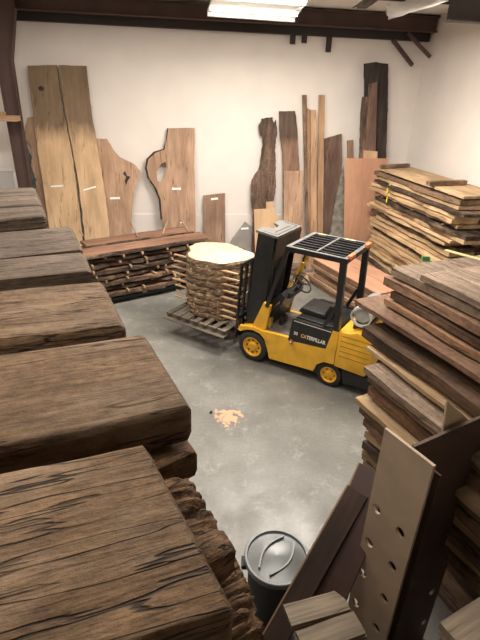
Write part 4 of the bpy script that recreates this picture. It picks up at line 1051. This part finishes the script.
# ------------------------------------------------------------------ dark panels leaning by the bin
wv = Vector((.72, -.69, 0))
def panel(p_lo, p_hi, L0, W_, t, m, lab):
    du = (p_hi-p_lo).normalized(); L1 = (p_hi-p_lo).length
    m_ = basis(p_lo, du, wv)
    root = empty('leaning_panel', m_); tag(root, lab, 'panel', 'dark panels leaning beside the bin')
    nrm = du.cross(wv.normalized()); s = 1 if nrm.z > 0 else -1
    bm = bmesh.new(); box(bm, L0, L1, .012, W_, *sorted((-t*s, 0)))
    link('face', bm, m, root)
    bm = bmesh.new(); box(bm, L0, L1, 0, .012, *sorted((-t*s, .001*s)))
    link('edge', bm, mat('panel_edge', (.30, .20, .12), .7), root)
    return root
panel(atz(266, 627, .80), atz(347, 484, 1.62), -.15, .17, .02, PANEL, 'dark brown panel with a pale left edge leaning right beside the bin')
panel(atz(299, 596, .98), atz(358.5, 462, 1.74), -.10, .30, .02, mat('panel_dark2', (.055, .028, .022), .5, var=.2), 'dark reddish panel leaning to the right of the pale-edged panel')
plate(Az+nl.normalized()*.09+(Bz-Az)*.03, Az.lerp(Bz, .55)+nl.normalized()*.09, .0, zt-.12, .012, nl, BROWNP, 'hole_shade_plate', [])  # added thin plate that keeps the holes dark, no part of the beam
plate(Az.lerp(Bz, .62)+nl.normalized()*.09, Bz+nl.normalized()*.09, .0, zt-.12, .012, nl, BROWNP, 'hole_shade_plate', [])  # second added dark plate, behind the right-hand holes
# cream sheet corner behind the post
wd_ = (Dz-Sz).normalized(); pb = Sz+Vector((0, 0, 0)) - (Az-Bz).normalized()*0
nb = Vector((-wd_.y, wd_.x, 0)); nb = nb if nb.y > 0 else -nb
pq = Sz+nb*.05
bm = bmesh.new(); vs = [bm.verts.new(onplane(x, y, pq, nb)-pq) for x, y in ((447.5, 401), (470, 421), (462, 452), (440, 452))]
f = bm.faces.new(vs); r_ = bmesh.ops.extrude_face_region(bm, geom=[f]); bmesh.ops.translate(bm, vec=nb*.012, verts=[g for g in r_['geom'] if isinstance(g, bmesh.types.BMVert)])
o = link('sheet_offcut', bm, CREAM); o.location = pq; tag(o, 'small pale cream sheet corner sticking up behind the perforated upright', 'offcut')

# pile of pale boards at the bottom centre
pa = atz(284, 606, 1.12)
for k, (p_, q_, W_, lab) in enumerate((((283, 604), (340, 588), .16, 'pale grey board, left one of the low pile at the bottom edge'), ((296, 632), (352, 612), .16, 'pale grey board, front one of the low pile at the bottom edge'))):
    a, b_ = atz(*p_, 1.12), atz(*q_, 1.12)
    for j in range(2):
        uu = (b_-a).normalized(); bm = timber(.42, W_-.01, .035, 400+k*4+j, .003, .01, .004, 12, 3)
        for v in bm.verts: v.co.y *= -1
        o = link('pale_board', bm, wood('pale_grey_board', (.30, .235, .17), (.42, .34, .25), (.07, .05, .03), crack=.4, freq=8, blotch=.2) if 'pale_grey_board' not in MATS else MATS['pale_grey_board'])
        w_ = Vector((0, 0, 1)).cross(uu)
        o.matrix_world = basis(a+Vector((.012*j, .01*j, -.04*j)), uu, w_)
        tag(o, lab+(', under its twin' if j else ''), 'board', 'pale boards at the bottom centre')
# wooden crate block that holds them
c_ = atz(318, 640, 1.04)
o = placed(BX(-.26, .20, -.50, -.02, 0, 1.03), 'timber_block', DKP, Matrix.Translation((c_.x+.02, c_.y+.02, 0)) @ Matrix.Rotation(.3, 4, 'Z')); tag(o, 'dark timber block under the pale boards at the bottom edge', 'block')
# grey board at the bottom right
a, b_ = atz(440, 622, 1.9), atz(476, 600, 1.9)
for j in range(2):
    uu = (b_-a).normalized(); bm = timber(.7, .32, .05, 420+j, .004, .012, .005, 14, 4)
    for v in bm.verts: v.co.y *= -1
    o = link('pale_board', bm, MATS['pale_grey_board']); o.matrix_world = basis(a+Vector((.01*j, 0, -.056*j)), uu, Vector((0, 0, 1)).cross(uu))
    tag(o, ['pale board at the bottom right corner, uppermost', 'pale board at the bottom right corner, underneath'][j], 'board', 'pale boards at the bottom right')
o = placed(BX(0, .55, -.30, -.02, 0, 1.785), 'timber_block', DKP, basis(Vector((a.x, a.y, 0)), uu, Vector((0, 0, 1)).cross(uu))); tag(o, 'dark timber block under the pale boards at the bottom right', 'block')

# ------------------------------------------------------------------ bin
bz = .74
bc = atz(277, 556, bz)
e = empty('trash_bin', Matrix.Translation((bc.x, bc.y, 0))); tag(e, 'round black trash bin with a grey lid standing on the concrete', 'bin')
bb = bmesh.new(); lathe(bb, [(.001, 0), (.19, 0), (.20, .02), (.235, bz-.10), (.25, bz-.09), (.25, bz-.06), (.235, bz-.05), (.22, .1)], 36, 'Z'); link('bin_body', bb, BINM, e, True)
lb_ = bmesh.new(); lathe(lb_, [(.262, bz-.05), (.266, bz-.01), (.258, bz), (.245, bz+.002), (.238, bz-.012), (.228, bz-.012), (.17, bz+.004), (.001, bz+.012)], 48, 'Z'); link('lid', lb_, LID, e, True)
lb_ = bmesh.new(); lathe(lb_, [(.268, bz-.004), (.262, bz+.006), (.246, bz+.006), (.243, bz-.002)], 48, 'Z'); ld_ = link('lid_rim', lb_, LIDR, e, True)
for s in (1, -1):
    rb = bmesh.new(); prev = None
    for i in range(11):
        t = i/10; x = s*(.05+.06*math.sin(PI*t)*1)*1.0; y = -.19+.38*t
        p_ = Vector((x*1.0+s*.0, y, bz+.016))
        if prev: bar(rb, prev, p_, .014, .016)
        prev = p_
    o = link('lid_highlight_ridge', rb, LIDR, e); o.rotation_euler = (0, 0, R(-35))  # raised paler bars standing in for the lid's two curved highlights
    hb = BX(s*.26-.03, s*.26+.03, -.05, .05, bz-.12, bz-.07, bev=.01); link('handle', hb, BINM, e)

# ------------------------------------------------------------------ scraps on the floor behind the forklift
rs_ = random.Random(3)
lb = ['brown offcut on the floor behind the steering wheel, long one', 'reddish offcut on the floor behind the forklift seat', 'dark offcut on the floor beyond the mast', 'pale offcut lying on other offcuts', 'short brown block on the floor beyond the forklift', 'thin strip lying on the floor beyond the forklift', 'bark piece on the floor near the low pile', 'stubby offcut nearest the low pile']
for k, (x, y) in enumerate(((296, 274), (306, 277), (289, 272), (312, 272), (302, 270), (320, 276), (294, 282), (315, 282))):
    p_ = atz(x, y, .0)
    o = link('wood_offcut', timber(rs_.uniform(.3, .7), rs_.uniform(.10, .2), .07, 500+k, .008, .03, .01, 8, 3), rs_.choice((RUSTY, PINK, MIDB, LIGHT, REDD)))
    o.matrix_world = Matrix.Translation((p_.x, p_.y, .075)) @ Matrix.Rotation(rs_.uniform(0, 3), 4, 'Z'); tag(o, lb[k], 'offcut', 'offcuts on the floor beyond the forklift')
p_ = atz(211, 413, 0); o = link('pebble', (lambda b_: (bmesh.ops.create_icosphere(b_, subdivisions=2, radius=.02), b_)[1])(bmesh.new()), DGR); o.location = (p_.x, p_.y, .018); tag(o, 'small dark pebble on the concrete left of the orange mark', 'pebble')

# ------------------------------------------------------------------ world and colour
w = bpy.data.worlds.new('world'); bpy.context.scene.world = w; w.use_nodes = True
w.node_tree.nodes['Background'].inputs[0].default_value = (1, .95, .88, 1); w.node_tree.nodes['Background'].inputs[1].default_value = .10
vs_ = bpy.context.scene.view_settings; vs_.view_transform = 'Standard'; vs_.look = 'None'; vs_.exposure = .25; vs_.gamma = 1
vs_.use_curve_mapping = False
